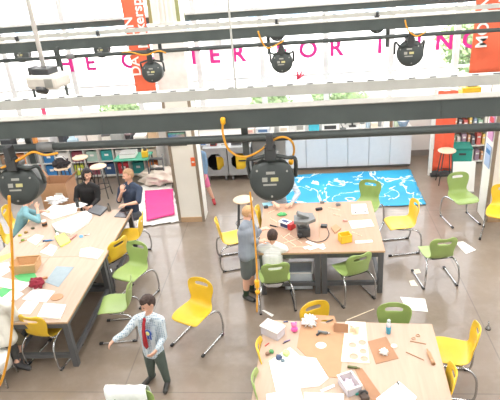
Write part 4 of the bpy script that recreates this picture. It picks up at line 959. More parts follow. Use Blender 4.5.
# clutter on top of the shelf row (between beam and pipe)
top = SH+.031
it = [(8, 'monitor', 'dark tilted monitor at the far left of the shelf top', .26, .2, (60, 64, 68), (90, 94, 98)), (24, 'carton', 'white carton beside the dark monitor on the shelf top', .24, .16, (236, 236, 234), (190, 200, 206)), (36, 'crate', 'orange crate on the shelf top right of the drop post', .14, .24, (222, 150, 80), (200, 110, 50)), (47, 'carton', 'wide white carton on the shelf top above the black bag', .4, .22, (238, 238, 240), (200, 190, 180)), (64, 'bag', 'dark bag on the shelf top behind the stools', .15, .22, (70, 72, 80), (40, 40, 44)), (74, 'bin', 'pale blue bin of papers on the shelf top', .26, .16, (180, 206, 222), (236, 240, 242)), (84, 'carton', 'dotted white carton on the shelf top above the maroon boxes', .3, .24, (232, 226, 224), (170, 130, 130)), (96, 'paper_stack', 'tall paper stack on the shelf top', .28, .26, (238, 232, 226), (200, 180, 170)), (108, 'carton', 'dark topped white carton on the shelf top', .2, .2, (226, 222, 216), (90, 90, 90)), (118, 'sewing_machine', 'grey sewing machine on the shelf top', .3, .2, (170, 172, 172), (110, 112, 114)), (131, 'crate', 'black crate on the shelf top left of the paper trays', .14, .2, (60, 60, 64), (110, 90, 90)), (142, 'paper_tray', 'white paper tray on the shelf top beside the red sheet', .32, .16, (240, 238, 234), (190, 186, 182)), (154, 'basket', 'tan basket of rolls on the shelf top by the left column', .22, .22, (214, 184, 150), (236, 220, 196))]
for k, (px, nm, lb, w, h, c, c2) in enumerate(it):
    y = SY+.25+.06*math.sin(k*2.3); crate(nm, lb, nm.split('_')[-1], W(px, 140, y).x, y, top, (w*.95, .3, h*1.35), mat('t%d' % k, c, .6), mat('u%d' % k, c2, .6), .12*math.sin(k*1.7), 2 if k in (1, 9, 7) else (1 if k % 2 else 0))
# black bag on the stool
p = P(62, 167, .73); t = lump('shoulder_bag', 'black and white bag on the wooden stool beside the cardboard box', 'bag', (p.x, p.y, .731), (.17, .11, .12), mat('black bag cloth', (54, 52, 56), .8, bump=.4), 51, 1, .5)
MB().tube(spline([(-.1, 0, .08), (-.05, -.08, .16), (.08, -.06, .16), (.12, 0, .06)], 6), .012, 8).build('strap', M_FOAM, t, True)
# open cardboard box behind the left table
ycb = 9.0; a = W(42, 200, ycb); b = W(69, 197, ycb); zt = W(55, 184, ycb).z
t = thing('cardboard_box', 'open brown cardboard box with raised flaps behind the left table', 'box', ((a.x+b.x)/2, ycb+.22, 0), R(-4)); w = b.x-a.x; d = .42; bx = MB()
bx.box((0, 0, .005), (w, d, .01))
for sx in (-1, 1): bx.box((sx*(w/2-.004), 0, zt/2), (.008, d, zt)); bx.box((0, sx*(d/2-.004), zt/2), (w-.016, .008, zt))
bx.build('body', M_CARD, t)
for s, mx in ((-1, Matrix.Rotation(R(-30), 3, 'Y')), (1, Matrix.Rotation(R(40), 3, 'Y'))):
    f = MB().box((0, 0, .08), (.006, d*.95, .16), mx=Matrix.Identity(3)); f.v = [mx @ v+Vector((s*w/2, 0, zt)) for v in f.v]; f.build('flap', M_CARD2, t)
MB().box((w*.2, -d/2-.004, zt*.7), (.14, .004, .2)).build('tape_patch', M_CREAM, t)
p = P(57, 203, T); lump('plastic_wrap', 'crumpled white plastic wrap at the far edge of the left table', 'wrap', (p.x, p.y, T+.001), (.16, .1, .07), mat('white film', (236, 236, 240), .3, bump=.3, bscale=25), 61, 1, .8, 2.5)
# low green topped table at the right end of the shelf row
a = W(118, 170, 11.1); b = W(152, 170, 11.1); t = thing('side_table', 'low table with green top between the shelves and the left column', 'table', ((a.x+b.x)/2, 11.15, 0)); w = b.x-a.x
MB().box((0, 0, .66), (w, .5, .03)).build('tabletop', mat('green table top', (80, 168, 140), .5), t, bevel=.004)
for sx in (-1, 1):
    for sy in (-1, 1): MB().box((sx*(w/2-.03), sy*.21, .32), (.03, .03, .645)).build('leg', M_STEEL, t)
crate('paper_tray', 'wide white paper tray on the low green topped table', 'tray', (a.x+b.x)/2-.1, 11.15, .676, (.36, .3, .1), M_FOAM, M_LABEL, .05, 0)
crate('cordless_drill', 'yellow drill case on the low green topped table', 'drill case', b.x-.1, 11.1, .676, (.14, .2, .14), M_YEL, M_DGREY, .2, 2)
# pale step ladder next to the column
a = W(157, 178, 10.9); t = thing('step_ladder', 'grey step ladder standing just left of the left column', 'ladder', (a.x, 10.9, 0)); 
for sx in (-1, 1): MB().tube([(sx*.17, 0, 0), (sx*.14, .2, .72)], .016, 8).build('rail', M_GREY, t, True)
for k in range(3): MB().box((0, .05+.06*k, .18+.22*k), (.3, .1, .025)).build('step', M_DGREY, t)

# right hand corner: orange stand, teal chest, book shelf, easel board
a = P(433, 177); b = P(452, 177); t = thing('standing_banner', 'orange cloth standing banner with white post behind the wooden stool on the right', 'banner', ((a.x+b.x)/2, a.y+.1, 0)); w = b.x-a.x; h = 1.75
vs = []; fs = []
for i in range(17):
    for j in range(7): vs.append(((j/6-.5)*w, .03*math.sin(j*1.9)+.01*math.sin(i*.8), .1+h*i/16))
for i in range(16):
    for j in range(6): k = i*7+j; fs.append((k, k+1, k+8, k+7))
o = MB().add(vs, fs).build('cloth', mat('coral cloth', (246, 104, 74), .8), t, True); s = o.modifiers.new('s', 'SOLIDIFY'); s.thickness = .006
MB().box((-w/2-.05, .02, .95), (.07, .05, 1.9)).build('post', M_WHITE, t); MB().box((0, .05, 1.87), (w+.15, .03, .03)).build('rail', M_WHITE, t); MB().box((0, .02, .03), (w+.1, .25, .06)).build('base', M_DGREY, t)
a = P(452, 174); b = P(471, 172); t = thing('storage_chest', 'teal storage chest behind the wooden stool on the right', 'chest', ((a.x+b.x)/2, a.y+.25, 0), R(-6)); w = b.x-a.x
MB().box((0, 0, .26), (w, .42, .52)).build('body', M_TEAL, t, bevel=.02); MB().prism([(-w/2, -.22), (w/2, -.22), (w/2, .22), (-w/2, .22)], .52, .57).build('lid', mat('dark teal', (34, 128, 116), .45), t, bevel=.012)
MB().box((0, -.225, .44), (.14, .02, .04)).build('latch', M_DGREY, t)
a = P(470, 170); t = thing('book_shelf', 'tall white bookshelf between the orange standing banner and the right column', 'shelf', (a.x+.12, 11.75, 0)); w = .95; b = MB()
for x in (-w/2, w/2): b.box((x, 0, .75), (.03, .36, 1.5))
b.box((0, .17, .75), (w, .02, 1.5)).build('carcass', M_WHITE, t)
for z in (.05, .42, .79, 1.16, 1.49): MB().box((0, 0, z), (w-.03, .35, .025)).build('shelf_board', M_WHITE, t)
cols = [(206, 110, 104), (232, 206, 120), (150, 172, 200), (160, 194, 170), (236, 233, 228), (176, 150, 170), (226, 176, 140), (120, 122, 130)]
cname = ['dusty red', 'pale yellow', 'pale blue', 'pale green', 'white', 'mauve', 'peach', 'grey']
shn = ['bottom', 'second', 'third', 'upper']
for k, z in enumerate((.063, .433, .803, 1.173)):
    x = -w/2+.05; q = 0
    while x < w/2-.09 and q < 8:
        bw = .05+.02*((q*7+k*3) % 3); hh = .2+.03*((q*5+k) % 3); ci = (q+k*3) % 8
        bk = MB().box((0, 0, hh/2), (bw, .2, hh)).build('book', mat('book '+cname[ci], cols[ci], .6), bevel=.004); bk.location = (a.x+.12+x+bw/2, 11.7, z+.001)
        MB().box((0, -.101, hh*.7), (bw*.7, .003, hh*.15)).build('spine_label', M_PAPER, bk)
        tag(bk, '%s book on the %s shelf of the white bookshelf' % (cname[ci], shn[k]), 'book', 'books on the white bookshelf'); x += bw+.035; q += 1
tb = crate('camera_case', 'yellow and black case on top of the white bookshelf', 'case', a.x-.02, 11.75, 1.504, (.4, .28, .22), M_YEL, M_BLACK, .1, 2)
a = P(464, 205); t = thing('white_board', 'small white board leaning behind the green chair near the right column', 'board', (a.x+.12, a.y+.55, 0), R(-5))
MB().box((0, .06, .32), (.42, .02, .62), mx=Matrix.Rotation(R(-10), 3, 'X')).build('panel', M_FOAM, t); MB().box((0, .0, .015), (.44, .05, .03)).build('ledge', M_LABEL, t)
# posters on the left face of the right column
for z, hh, m, lb in ((1.75, .5, mat('pink and blue poster', (206, 150, 190), .6), 'narrow pink poster on the side of the right column'), (1.2, .4, mat('bluish poster', (170, 190, 220), .6), 'narrow bluish poster on the side of the right column, lower one')):
    o = MB().box((rp_.x-.008, rp_.y+.2, z), (.006, .26, hh)).build('poster', m, origin=(rp_.x-.006, rp_.y+.2, z-hh/2)); tag(o, lb, 'poster'); MB().box((-.004, 0, hh*.7), (.003, .2, hh*.2)).build('headline', M_RED if z > 1.5 else M_BLUE, o)

# ================================================================== people
def skin_mat(name, c): return mat(name, c, .55, 0, .03)
M_SKIN = skin_mat('skin', (226, 178, 154)); M_EYE = mat('eye dark', (50, 38, 34), .3); M_LIP = mat('lips', (190, 112, 104), .5)
def fabric(name, c, pat=None):
    m = mat(name, c, .85, 0, .05, 14, bump=.25, bscale=16)
    if pat:
        N, L, b = nodes(m); tc = N.new('ShaderNodeTexCoord'); sx = N.new('ShaderNodeSeparateXYZ'); L.new(tc.outputs['Object'], sx.inputs[0])
        f = None
        for ax in ((0, 1, 2) if pat[0] == 'check' else (2,)):
            q = math_node(N, L, 'LESS_THAN', math_node(N, L, 'PINGPONG', math_node(N, L, 'ADD', sx.outputs[ax], 10.003), pat[1]/2), pat[1]*.17); f = q if f is None else math_node(N, L, 'MAXIMUM', f, q)
        L.new(mixcol(N, L, f, rgb(*c), rgb(*pat[2])), b.inputs['Base Color'])
    return m
def remesh(ob, vox, sm=3):
    r = ob.modifiers.new('r', 'REMESH'); r.mode = 'VOXEL'; r.voxel_size = vox; r.use_smooth_shade = True
    s = ob.modifiers.new('s', 'SMOOTH'); s.iterations = sm; s.factor = .5
    bake(ob)
    for p in ob.data.polygons: p.use_smooth = True
    return ob
def hand(mb, w, d, n, side, s, curl=.5):
    """palm, four bent fingers and a thumb; w wrist, d direction, n palm normal, side = thumb direction sign"""
    w = Vector(w); d = Vector(d).normalized(); n = Vector(n); n = (n-d*n.dot(d)).normalized(); u = d.cross(n)*side
    for k in (-1, 0, 1): mb.capsule(w+d*.008*s+u*k*.012*s, w+d*.082*s+u*k*.02*s, .0155*s, .0145*s, 10, 3)
    for k, (o, l) in enumerate(((.033, .066), (.011, .076), (-.011, .071), (-.032, .056))):
        a = w+d*.085*s+u*o*s*1.05; d1 = (d*math.cos(curl*.6)+n*math.sin(curl*.6)+u*o*2.4).normalized(); b = a+d1*l*.5*s
        d2 = (d*math.cos(curl*1.7)+n*math.sin(curl*1.7)+u*o*2.0).normalized(); c = b+d2*l*.52*s
        mb.capsule(a-d*.01*s, b, .0098*s, .009*s, 8, 3); mb.capsule(b, c, .009*s, .0075*s, 8, 3)
    a = w+d*.028*s+u*.03*s; b = a+(d*.6+u*.75+n*.25).normalized()*.036*s; c = b+(d*.9+u*.25+n*.35).normalized()*.032*s
    mb.capsule(a-u*.008*s, b, .0125*s, .0105*s, 8, 3); mb.capsule(b, c, .0105*s, .0085*s, 8, 3)
def person(label, J, s, face, hairc, top, bottom, shoes=None, sleeve=1.0, leg=1.0, hair='short', look_up=(0, 0, 1), loc=None, curl=.5, sock=None, palm=None, child=True, skin=M_SKIN, group=None):
    """J: world joints. top/bottom: materials. sleeve/leg: how far along the limb the cloth reaches (0-2)"""
    J = {k: Vector(v) for k, v in J.items()}
    t = thing('person', label, 'person', loc if loc is not None else (J['pelvis'].x, J['pelvis'].y, 0)); o = Vector(t.location)
    J = {k: v-o for k, v in J.items()}
    hs = .95 if child else 1.05
    # head frame
    yv = Vector(face).normalized(); uv = Vector(look_up); uv = (uv-yv*uv.dot(yv)).normalized(); xv = yv.cross(uv); Q = Matrix((xv, yv, uv)).transposed(); hc = J['head']
    def hp(x, y, z): return hc+Q @ Vector((x, y, z))*hs
    B = MB()
    B.ell(hc, (.073*hs, .09*hs, .095*hs), Q); B.ell(hp(0, .018, -.05), (.052*hs, .064*hs, .062*hs), Q)
    B.capsule(hp(0, .088, .005), hp(0, .102, -.022), .009*hs, .0135*hs, 8, 3); B.capsule(hp(-.03, .08, -.025), hp(-.03, .06, -.03), .02*hs, .02*hs, 8, 3); B.capsule(hp(.03, .08, -.025), hp(.03, .06, -.03), .02*hs, .02*hs, 8, 3)
    B.capsule(hp(0, .07, -.088), hp(0, .06, -.088), .02*hs, .02*hs, 8, 3)
    for sx in (-1, 1): B.ell(hp(sx*.076, -.008, -.012), (.011*hs, .021*hs, .032*hs), Q, 10, 8)
    nk = J['neck']; sh = (J['sR']-J['sL']); sv = sh.normalized(); ch = J['chest']; pv = J['pelvis']; hv = (J['hipR']-J['hipL']); hw = hv.length; hv = hv.normalized()
    B.capsule(nk-(hp(0, -.02, -.05)-nk)*.15, hp(0, -.015, -.05), .046*s, .046*s)
    up_ = (nk-pv).normalized(); mid = pv.lerp(ch, .5)
    def torso(mb, g, low=0.0, hem=0):
        c1 = .06*s
        for k in (-1, 0, 1):
            mb.capsule(pv+hv*k*.055*s-up_*low, mid+sv*k*.05*s, .092*s+g, .086*s+g); mb.capsule(mid+sv*k*.05*s, ch+sv*k*.062*s, .086*s+g, .096*s+g)
            mb.capsule(ch+sv*k*.062*s, ch.lerp(nk, .55)+sv*k*.07*s, .096*s+g, .062*s+g)
        mb.capsule(J['sR'].lerp(nk, .1), nk.lerp(J['sR'], .25), .05*s+g, .05*s+g); mb.capsule(J['sL'].lerp(nk, .1), nk.lerp(J['sL'], .25), .05*s+g, .05*s+g)
        mb.capsule(J['sR'].lerp(ch, .15), J['sL'].lerp(ch, .15), .052*s+g, .052*s+g)
        mb.capsule(J['sR'].lerp(ch, .5), J['sL'].lerp(ch, .5), .07*s+g, .07*s+g)
    torso(B, 0)
    for X in 'RL':
        B.capsule(J['s'+X], J['e'+X], .047*s, .038*s); B.capsule(J['e'+X], J['w'+X], .038*s, .025*s)
        sd = 1 if X == 'R' else -1
        d = (J['h'+X]-J['w'+X]) if 'h'+X in J else (J['w'+X]-J['e'+X]); n = (palm or {}).get(X, (0, 0, -1))
        hand(B, J['w'+X], d, n, -sd, s*1.02, curl)
        if 'hip'+X in J and 'k'+X in J:
            B.capsule(J['hip'+X], J['k'+X], .078*s, .054*s); B.capsule(J['k'+X], J['k'+X].lerp(J['a'+X], .35), .053*s, .052*s); B.capsule(J['k'+X].lerp(J['a'+X], .35), J['a'+X], .052*s, .034*s)
            td = (J['t'+X]-J['a'+X]); B.capsule(J['a'+X], J['a'+X]-Vector((0, 0, .02*s))-td*.15, .034*s, .034*s); B.capsule(J['a'+X]-Vector((0, 0, .02*s)), J['t'+X], .034*s, .027*s)
    body = remesh(B.build('body', [skin, M_EYE, M_LIP], t), .0062, 2)
    e1, e2, mo = hp(-.031, .083, .012), hp(.031, .083, .012), hp(0, .088, -.052)
    for p in body.data.polygons:
        c = p.center; q = Q.transposed() @ (c-mo)
        if min((c-e1).length, (c-e2).length) < .0115*hs: p.material_index = 1
        elif abs(q.x) < .022*hs and abs(q.z) < .0075*hs and abs(q.y) < .02: p.material_index = 2
    # hair cap
    bm = bmesh.new(); bmesh.ops.create_icosphere(bm, subdivisions=5, radius=1)
    kill = []
    for v in bm.verts:
        c = v.co.copy()
        if hair == 'long': keep = (c.z > .5) or (c.y < .3 and c.z > -.97) or (abs(c.x) > .62 and c.y < .62 and c.z > -.8)
        else: keep = c.z > (.52 if c.y > .25 else (.05 if c.y > -.05 and abs(c.x) > .5 else -.72)) and not (c.y > .3 and c.z < .52)
        if not keep: kill.append(v)
        k = 1+.045*noise.noise(c*5)+.03*noise.noise(c*14); r = Vector((.083, .098, .104))
        if hair == 'long' and c.z < .1: r = Vector((.096, .1, .19))
        v.co = Vector((c.x*r.x, c.y*r.y-.006, c.z*r.z+.004))*k*hs
    bmesh.ops.delete(bm, geom=kill, context='VERTS'); me = bpy.data.meshes.new('hair'); bm.to_mesh(me); bm.free(); me.transform(Matrix.Translation(hc) @ Q.to_4x4()); me.materials.append(hairc)
    for p in me.polygons: p.use_smooth = True
    ho = bpy.data.objects.new('hair', me); COL.objects.link(ho); ho.parent = t; sd = ho.modifiers.new('s', 'SOLIDIFY'); sd.thickness = .012; sd.offset = -1
    # clothes
    g = .012*s; C = MB(); torso(C, g, .03*s)
    for X in 'RL':
        C.capsule(J['s'+X], J['e'+X].lerp(J['s'+X], max(0, 1-sleeve)), .053*s+g*.6, .045*s+g*.6)
        if sleeve > 1: C.capsule(J['e'+X], J['e'+X].lerp(J['w'+X], sleeve-1), .045*s+g*.5, .033*s+g*.5)
    remesh(C.build('shirt', top, t), .009, 4)
    if bottom and 'kR' in J:
        D = MB()
        for k in (-1, 1): D.capsule(pv+hv*k*.055*s, pv+hv*k*.055*s+up_*.04*s, .092*s+g*.6, .09*s+g*.5)
        for X in 'RL':
            a, b, c = J['hip'+X], J['k'+X], J['a'+X]
            D.capsule(a, b.lerp(a, max(0, 1-leg)), .086*s+g*.6, (.062 if leg > .95 else .07)*s+g*.6)
            if leg > 1: D.capsule(b, b.lerp(c, leg-1), .06*s+g*.5, .045*s+g*.5)
        remesh(D.build('trousers' if leg > 1.3 else 'shorts', bottom, t), .009, 4)
    if shoes and 'aR' in J:
        for X in 'RL':
            E_ = MB(); td = J['t'+X]-J['a'+X]; td.z = 0; a = J['a'+X]-Vector((0, 0, .022*s)); tt = J['t'+X]
            E_.capsule(a+Vector((0, 0, .012)), a-td*.2, .042*s, .04*s); E_.capsule(a-td*.15, tt, .041*s, .035*s); E_.capsule(a-td*.1+Vector((0, 0, -.008)), tt+td.normalized()*.01, .04*s, .036*s)
            so = remesh(E_.build('shoe', shoes, t), .008, 2)
            for v in so.data.vertices: v.co.z = max(v.co.z, .004)
            if sock: K = MB(); K.capsule(J['a'+X], J['a'+X].lerp(J['k'+X], .3), .039*s, .047*s); remesh(K.build('sock', sock, t), .008, 2)
    return t, J, Q
M_HBROWN = mat('dark brown hair', (62, 46, 40), .7, 0, .2, 40); M_HBLOND = mat('sandy hair', (176, 140, 106), .7, 0, .15, 40); M_HBLACK = mat('black hair', (40, 34, 34), .6, 0, .2, 40); M_HGINGER = mat('light reddish hair', (204, 160, 116), .7, 0, .15, 40)
# --- boy with the red tie
Y0 = P(160, 384).y
def w(px, py, dy): return W(px, py, Y0+dy)
aR = P(152.5, 379) + Vector((0, 0, .07)); aL = P(168, 384.5)+Vector((0, 0, .07)); 
J = dict(head=w(147.5, 302.5, .0), neck=w(148.5, 315, .03), chest=w(149.5, 328, .05), pelvis=w(153.5, 350, .05), sR=w(136.5, 319, .06), sL=w(160.5, 320, 0), eR=w(125.5, 333, -.02), wR=w(114, 340, -.08), hR=w(109, 345, -.1),
         eL=w(163.5, 337, -.02), wL=w(157, 349.5, -.13), hL=w(153, 354, -.17), hipR=w(149, 351, .07), hipL=w(158, 352, .03), kR=w(150.5, 365, .05), kL=w(163, 367, -.0), aR=aR, aL=aL, tR=aR+Vector((-.07, -.11, -.045)), tL=aL+Vector((.0, -.13, -.045)))
M_CHECK = fabric('pale blue checked shirt', (140, 166, 188), ('check', .024, (212, 224, 232)))
t, J, Q = person('boy with red tie and round badge standing on open floor, arm stretched out', J, .86, (-.62, -.62, -.5), M_HBROWN, M_CHECK, fabric('dark grey green trousers', (80, 92, 86)), mat('dark shoe leather', (58, 58, 56), .5), 1.9, 1.95, curl=.5, palm={'R': (.2, 0, -1), 'L': (-1, .2, 0)}, loc=(P(160, 384).x, Y0, 0))
f = Vector((-.42, -.9, 0)).normalized(); sv = Vector((.9, -.42, 0)); nk, ch, pv = J['neck'], J['chest'], J['pelvis']
def onchest(k, side=0, out=.105): 
    b = nk.lerp(pv, k); return b+f*(out*.86)+sv*side
m = MB(); k0 = [onchest(.02, 0, .085), onchest(.1, 0, .118), onchest(.3, 0, .142), onchest(.5, 0, .14), onchest(.72, 0, .136), onchest(.8, 0, .134)]; wd = [.018, .02, .024, .032, .036, .004]
vs = []
for c, q in zip(k0, wd): vs += [c-sv*q, c+sv*q]
m.add(vs, [(2*i, 2*i+1, 2*i+3, 2*i+2) for i in range(5)]); ti = m.build('tie', mat('red tie cloth', (176, 36, 48), .7), t, True); so = ti.modifiers.new('s', 'SOLIDIFY'); so.thickness = .008; so.offset = 1
MB().ell(k0[0], (.022, .016, .018)).build('tie_knot', mat('red tie cloth', (176, 36, 48), .7), t, True)
c = onchest(.28, .075, .135); MB().lathe([(.044, 0), (.044, .008), (.03, .012)], c, f, 20).build('badge', mat('royal blue rosette', (50, 84, 170), .5), t); MB().lathe([(.026, 0), (.026, .006)], c+f*.014, f, 16).build('badge_centre', mat('badge yellow', (226, 220, 140), .5), t)
for sx in (-1, 1): MB().box(c+Vector((0, 0, -.06))+sv*.018*sx, (.024, .006, .07), mx=Matrix.Rotation(heading(f.x, f.y)+math.pi, 3, 'Z')).build('badge_ribbon', mat('royal blue rosette', (50, 84, 170), .5), t)
# collar
m = MB()
for sx in (-1, 1): m.add([nk+f*.055+Vector((0, 0, .02)), nk+f*.1+sv*sx*.05+Vector((0, 0, -.03)), nk+f*.06+sv*sx*.07+Vector((0, 0, .0)), nk+sv*sx*.058+Vector((0, 0, .025))], [(0, 1, 2, 3)])
co = m.build('collar', M_CHECK, t); so = co.modifiers.new('s', 'SOLIDIFY'); so.thickness = .006
# --- boy standing at the middle table
Y0 = P(247, 300).y+.02
aR = P(246.5, 299)+Vector((0, 0, .07)); aL = P(252, 292)+Vector((0, 0, .07))
J = dict(head=w(248.5, 212, .17), neck=w(247.2, 222, .12), chest=w(247, 232, .09), pelvis=w(247.3, 252, .04), sR=w(243.2, 228, .02), sL=w(251, 225, .22), eR=w(249.5, 241, .0), wR=w(259, 241.5, .06), hR=w(265, 240, .1),
         eL=w(256.5, 234, .28), wL=w(260.5, 230, .33), hL=w(265, 228.5, .36), hipR=w(245.8, 255, .0), hipL=w(250, 253, .12), kR=w(246.5, 278, .0), kL=w(251, 274, .12), aR=aR, aL=aL, tR=aR+Vector((.1, -.06, -.045)), tL=aL+Vector((.11, -.04, -.045)))
person('boy in grey shirt and shorts with dark green socks standing at the middle table', J, 1.04, (.8, .35, -.45), M_HGINGER, fabric('blue grey shirt', (138, 146, 158)), fabric('grey shorts', (104, 110, 110)), mat('dark shoe', (60, 62, 62), .6), 1.75, .86, sock=fabric('dark green sock', (44, 66, 50)), loc=(P(248, 300).x, Y0, 0), palm={'R': (0, 0, -1), 'L': (0, 0, -1)})
# --- boy seated with his back to the camera
Y0 = P(272, 300).y+.17
c = P(278, 311)
J = dict(head=w(272.5, 235.5, .06), neck=w(272.3, 244, .03), chest=w(272, 255, .02), pelvis=w(273, 279, -.02), sR=w(284, 248.8, .0), sL=w(260.5, 248, .02), eR=w(288, 256.5, .17), wR=w(285.5, 244, .4), hR=w(284, 240, .5), eL=w(258.5, 256, .17), wL=w(262, 243, .42), hL=w(264, 239.5, .5),
         hipR=w(277.5, 281, .03), hipL=w(268.5, 281, .03), kR=w(279, 272, .42), kL=w(267, 272, .42), aR=Vector((w(280, 295, .45).x, Y0+.48, .08)), aL=Vector((w(266, 295, .45).x, Y0+.48, .08)))
J['tR'] = J['aR']+Vector((.0, .13, -.045)); J['tL'] = J['aL']+Vector((0, .13, -.045))
person('boy in white shirt sitting on a green chair at the middle table, back to camera', J, .98, (.1, .95, -.4), M_HBROWN, fabric('white striped shirt', (238, 238, 238), ('stripe', .03, (228, 229, 232))), fabric('dark trousers', (70, 74, 82)), mat('dark shoe', (60, 62, 62), .6), 1.15, 1.9, palm={'R': (0, 0, -1), 'L': (0, 0, -1)}, loc=(c.x, Y0, 0))
# --- person leaning over the far side of the middle table
Y0 = MID[2]+1.66+.28
J = dict(head=w(273, 166, -.05), neck=w(275, 176, .05), chest=w(277, 184, .1), pelvis=w(279, 203, .2), sR=w(265, 181, .05), sL=w(290, 180, .05), eR=w(263, 194, -.15), wR=w(274, 203, -.45), hR=w(279, 206, -.55), eL=w(298, 193, -.12), wL=w(292, 203, -.42), hL=w(286, 206, -.5),
         hipR=w(273, 206, .2), hipL=w(285, 206, .2))
for X, dx in (('R', -.09), ('L', .09)):
    J['k'+X] = Vector((J['pelvis'].x+dx, Y0+.2, .42)); J['a'+X] = Vector((J['pelvis'].x+dx, Y0+.28, .08)); J['t'+X] = J['a'+X]+Vector((0, -.13, -.045))
person('person in pale grey shirt leaning over the middle table behind the hanging lamp', J, .95, (.0, -.7, -.7), M_HBROWN, fabric('pale grey blue shirt', (186, 196, 208), ('stripe', .04, (160, 172, 188))), fabric('blue jeans', (90, 110, 150)), mat('dark shoe', (60, 62, 62), .6), 1.85, 1.95, loc=(J['pelvis'].x, Y0+.2, 0), palm={'R': (0, 0, -1), 'L': (0, 0, -1)})
# --- woman in black at the far end of the left table
Y0 = P(88, 204, T).y+.3
J = dict(head=w(87, 173.5, .05), neck=w(87.3, 183, .08), chest=w(87.5, 190, .08), pelvis=w(88, 213, .16), sR=w(77.5, 188.5, .06), sL=w(97, 188, .06), eR=w(76, 200, -.0), wR=w(83, 206.5, -.24), hR=w(87, 208, -.28), eL=w(98, 199, .0), wL=w(92, 206, -.24), hL=w(88, 207.5, -.3),
         hipR=w(82, 215, .14), hipL=w(94, 215, .14))
for X, dx in (('R', -.1), ('L', .1)):
    J['k'+X] = Vector((J['pelvis'].x+dx, Y0-.2, .46)); J['a'+X] = Vector((J['pelvis'].x+dx, Y0-.15, .08)); J['t'+X] = J['a'+X]+Vector((0, -.14, -.045))
t, J2, Q = person('woman in black with dark hair seated at the far end of the left table', J, .95, (.55, -.75, -.28), M_HBLACK, fabric('black top', (40, 40, 42)), fabric('black trousers', (44, 44, 48)), mat('dark shoe', (60, 62, 62), .6), 1.9, 1.95, hair='long', child=False, loc=(J['pelvis'].x, Y0+.1, 0), palm={'R': (0, 0, -1), 'L': (0, 0, -1)})
# --- person with sandy hair in navy
Y0 = P(133, 206, T).y+.22
J = dict(head=w(128, 174.5, .0), neck=w(130, 183.5, .03), chest=w(130.5, 191, .03), pelvis=w(132, 214, .08), sR=w(121, 189, .12), sL=w(139.5, 189, -.06), eR=w(119, 201, .05), wR=w(121.5, 192.5, -.12), hR=w(122, 188, -.12), eL=w(138.5, 202, -.22), wL=w(127, 204.5, -.3), hL=w(122, 205, -.32),
         hipR=w(127, 215, .12), hipL=w(137, 215, .02))
for X, dx in (('R', -.2), ('L', -.08)):
    J['k'+X] = Vector((J['pelvis'].x+dx-.1, Y0-.22, .46)); J['a'+X] = Vector((J['pelvis'].x+dx-.1, Y0-.16, .08)); J['t'+X] = J['a'+X]+Vector((-.1, -.1, -.045))
person('person with sandy hair in navy t-shirt at the far corner of the left table', J, 1.0, (-.8, -.5, -.18), M_HBLOND, fabric('navy t-shirt', (58, 70, 92)), fabric('grey trousers', (84, 88, 96)), mat('dark shoe', (60, 62, 62), .6), .95, 1.95, child=False, loc=(J['pelvis'].x, Y0+.06, 0), palm={'R': (.3, .9, 0), 'L': (0, 0, -1)})
# --- person in teal at the left side of the left table
Y0 = P(22, 236, .45).y+.0
J = dict(head=w(28, 199, .12), neck=w(25.5, 207, .06), chest=w(23, 216, .02), pelvis=w(17, 236, -.06), sR=w(26, 215, -.14), sL=w(24, 210, .18), eR=w(38.5, 221, -.12), wR=w(37.5, 209, .0), hR=w(35.5, 204.5, .05), eL=w(36, 213, .2), wL=w(42, 211, .2), hL=w(46, 211, .2),
         hipR=w(17, 239, -.16), hipL=w(18, 235, .06))
for X, dy in (('R', -.14), ('L', .06)):
    J['k'+X] = Vector((J['pelvis'].x+.36, Y0+dy, .47)); J['a'+X] = Vector((J['pelvis'].x+.34, Y0+dy, .08)); J['t'+X] = J['a'+X]+Vector((.13, 0, -.045))
person('person in teal shirt leaning on the left table under the left stage lamp', J, .9, (.75, -.1, -.6), M_HBROWN, fabric('teal blue shirt', (120, 166, 176)), fabric('dark blue trousers', (66, 78, 100)), mat('dark shoe', (60, 62, 62), .6), 1.5, 1.95, loc=(J['pelvis'].x, Y0-.05, 0), palm={'R': (0, 1, 0), 'L': (0, 0, -1)})
# --- person in white at the bottom left
Y0 = P(20, 371).y+.05
aR = P(18.5, 368)+Vector((0, 0, .08))
J = dict(head=w(-14, 286, .18), neck=w(-9, 298, .1), chest=w(-3, 312, .05), pelvis=w(4, 337, -.06), sR=w(9, 306, .0), sL=w(-18, 304, .15), eR=w(18.5, 322, .1), wR=w(15.5, 311, .3), hR=w(17.5, 307.5, .36), eL=w(-14, 322, .2), wL=w(-3, 312, .4), hL=w(2, 309, .45),
         hipR=w(11, 335, .05), hipL=w(-3, 338, -.02), kR=w(21, 341, .2), kL=w(-2, 338, .34), aR=aR, aL=Vector((P(2, 366).x-.12, Y0+.22, .08)), tR=aR+Vector((.16, -.03, -.05)), tL=Vector((P(2, 366).x-.1, Y0+.36, .04)))
person('person in white shirt and khaki shorts sitting at the bottom left corner of the photo', J, .98, (.3, .8, -.5), M_HBROWN, fabric('off white shirt', (224, 222, 212)), fabric('khaki shorts', (140, 132, 110)), mat('dark sneaker', (70, 70, 72), .6), .9, .98, loc=(J['pelvis'].x, Y0-.05, 0), palm={'R': (0, 0, -1), 'L': (0, 0, -1)})
a = P(-5, 354, .43); t = thing('stool_seat', 'white cloth covered seat under the person in white at the bottom left', 'seat', (a.x-.02, a.y, 0))
MB().lathe([(.16, 0), (.18, .02), (.175, .06), (.14, .075)], (0, 0, .33), (0, 0, 1), 28).build('cushion', M_FOAM, t, True); MB().lathe([(.18, -.11), (.17, -.02), (.182, .03)], (0, 0, .34), (0, 0, 1), 28).build('cloth_skirt', mat('white cloth', (234, 234, 230), .85, bump=.4, bscale=14), t, True)
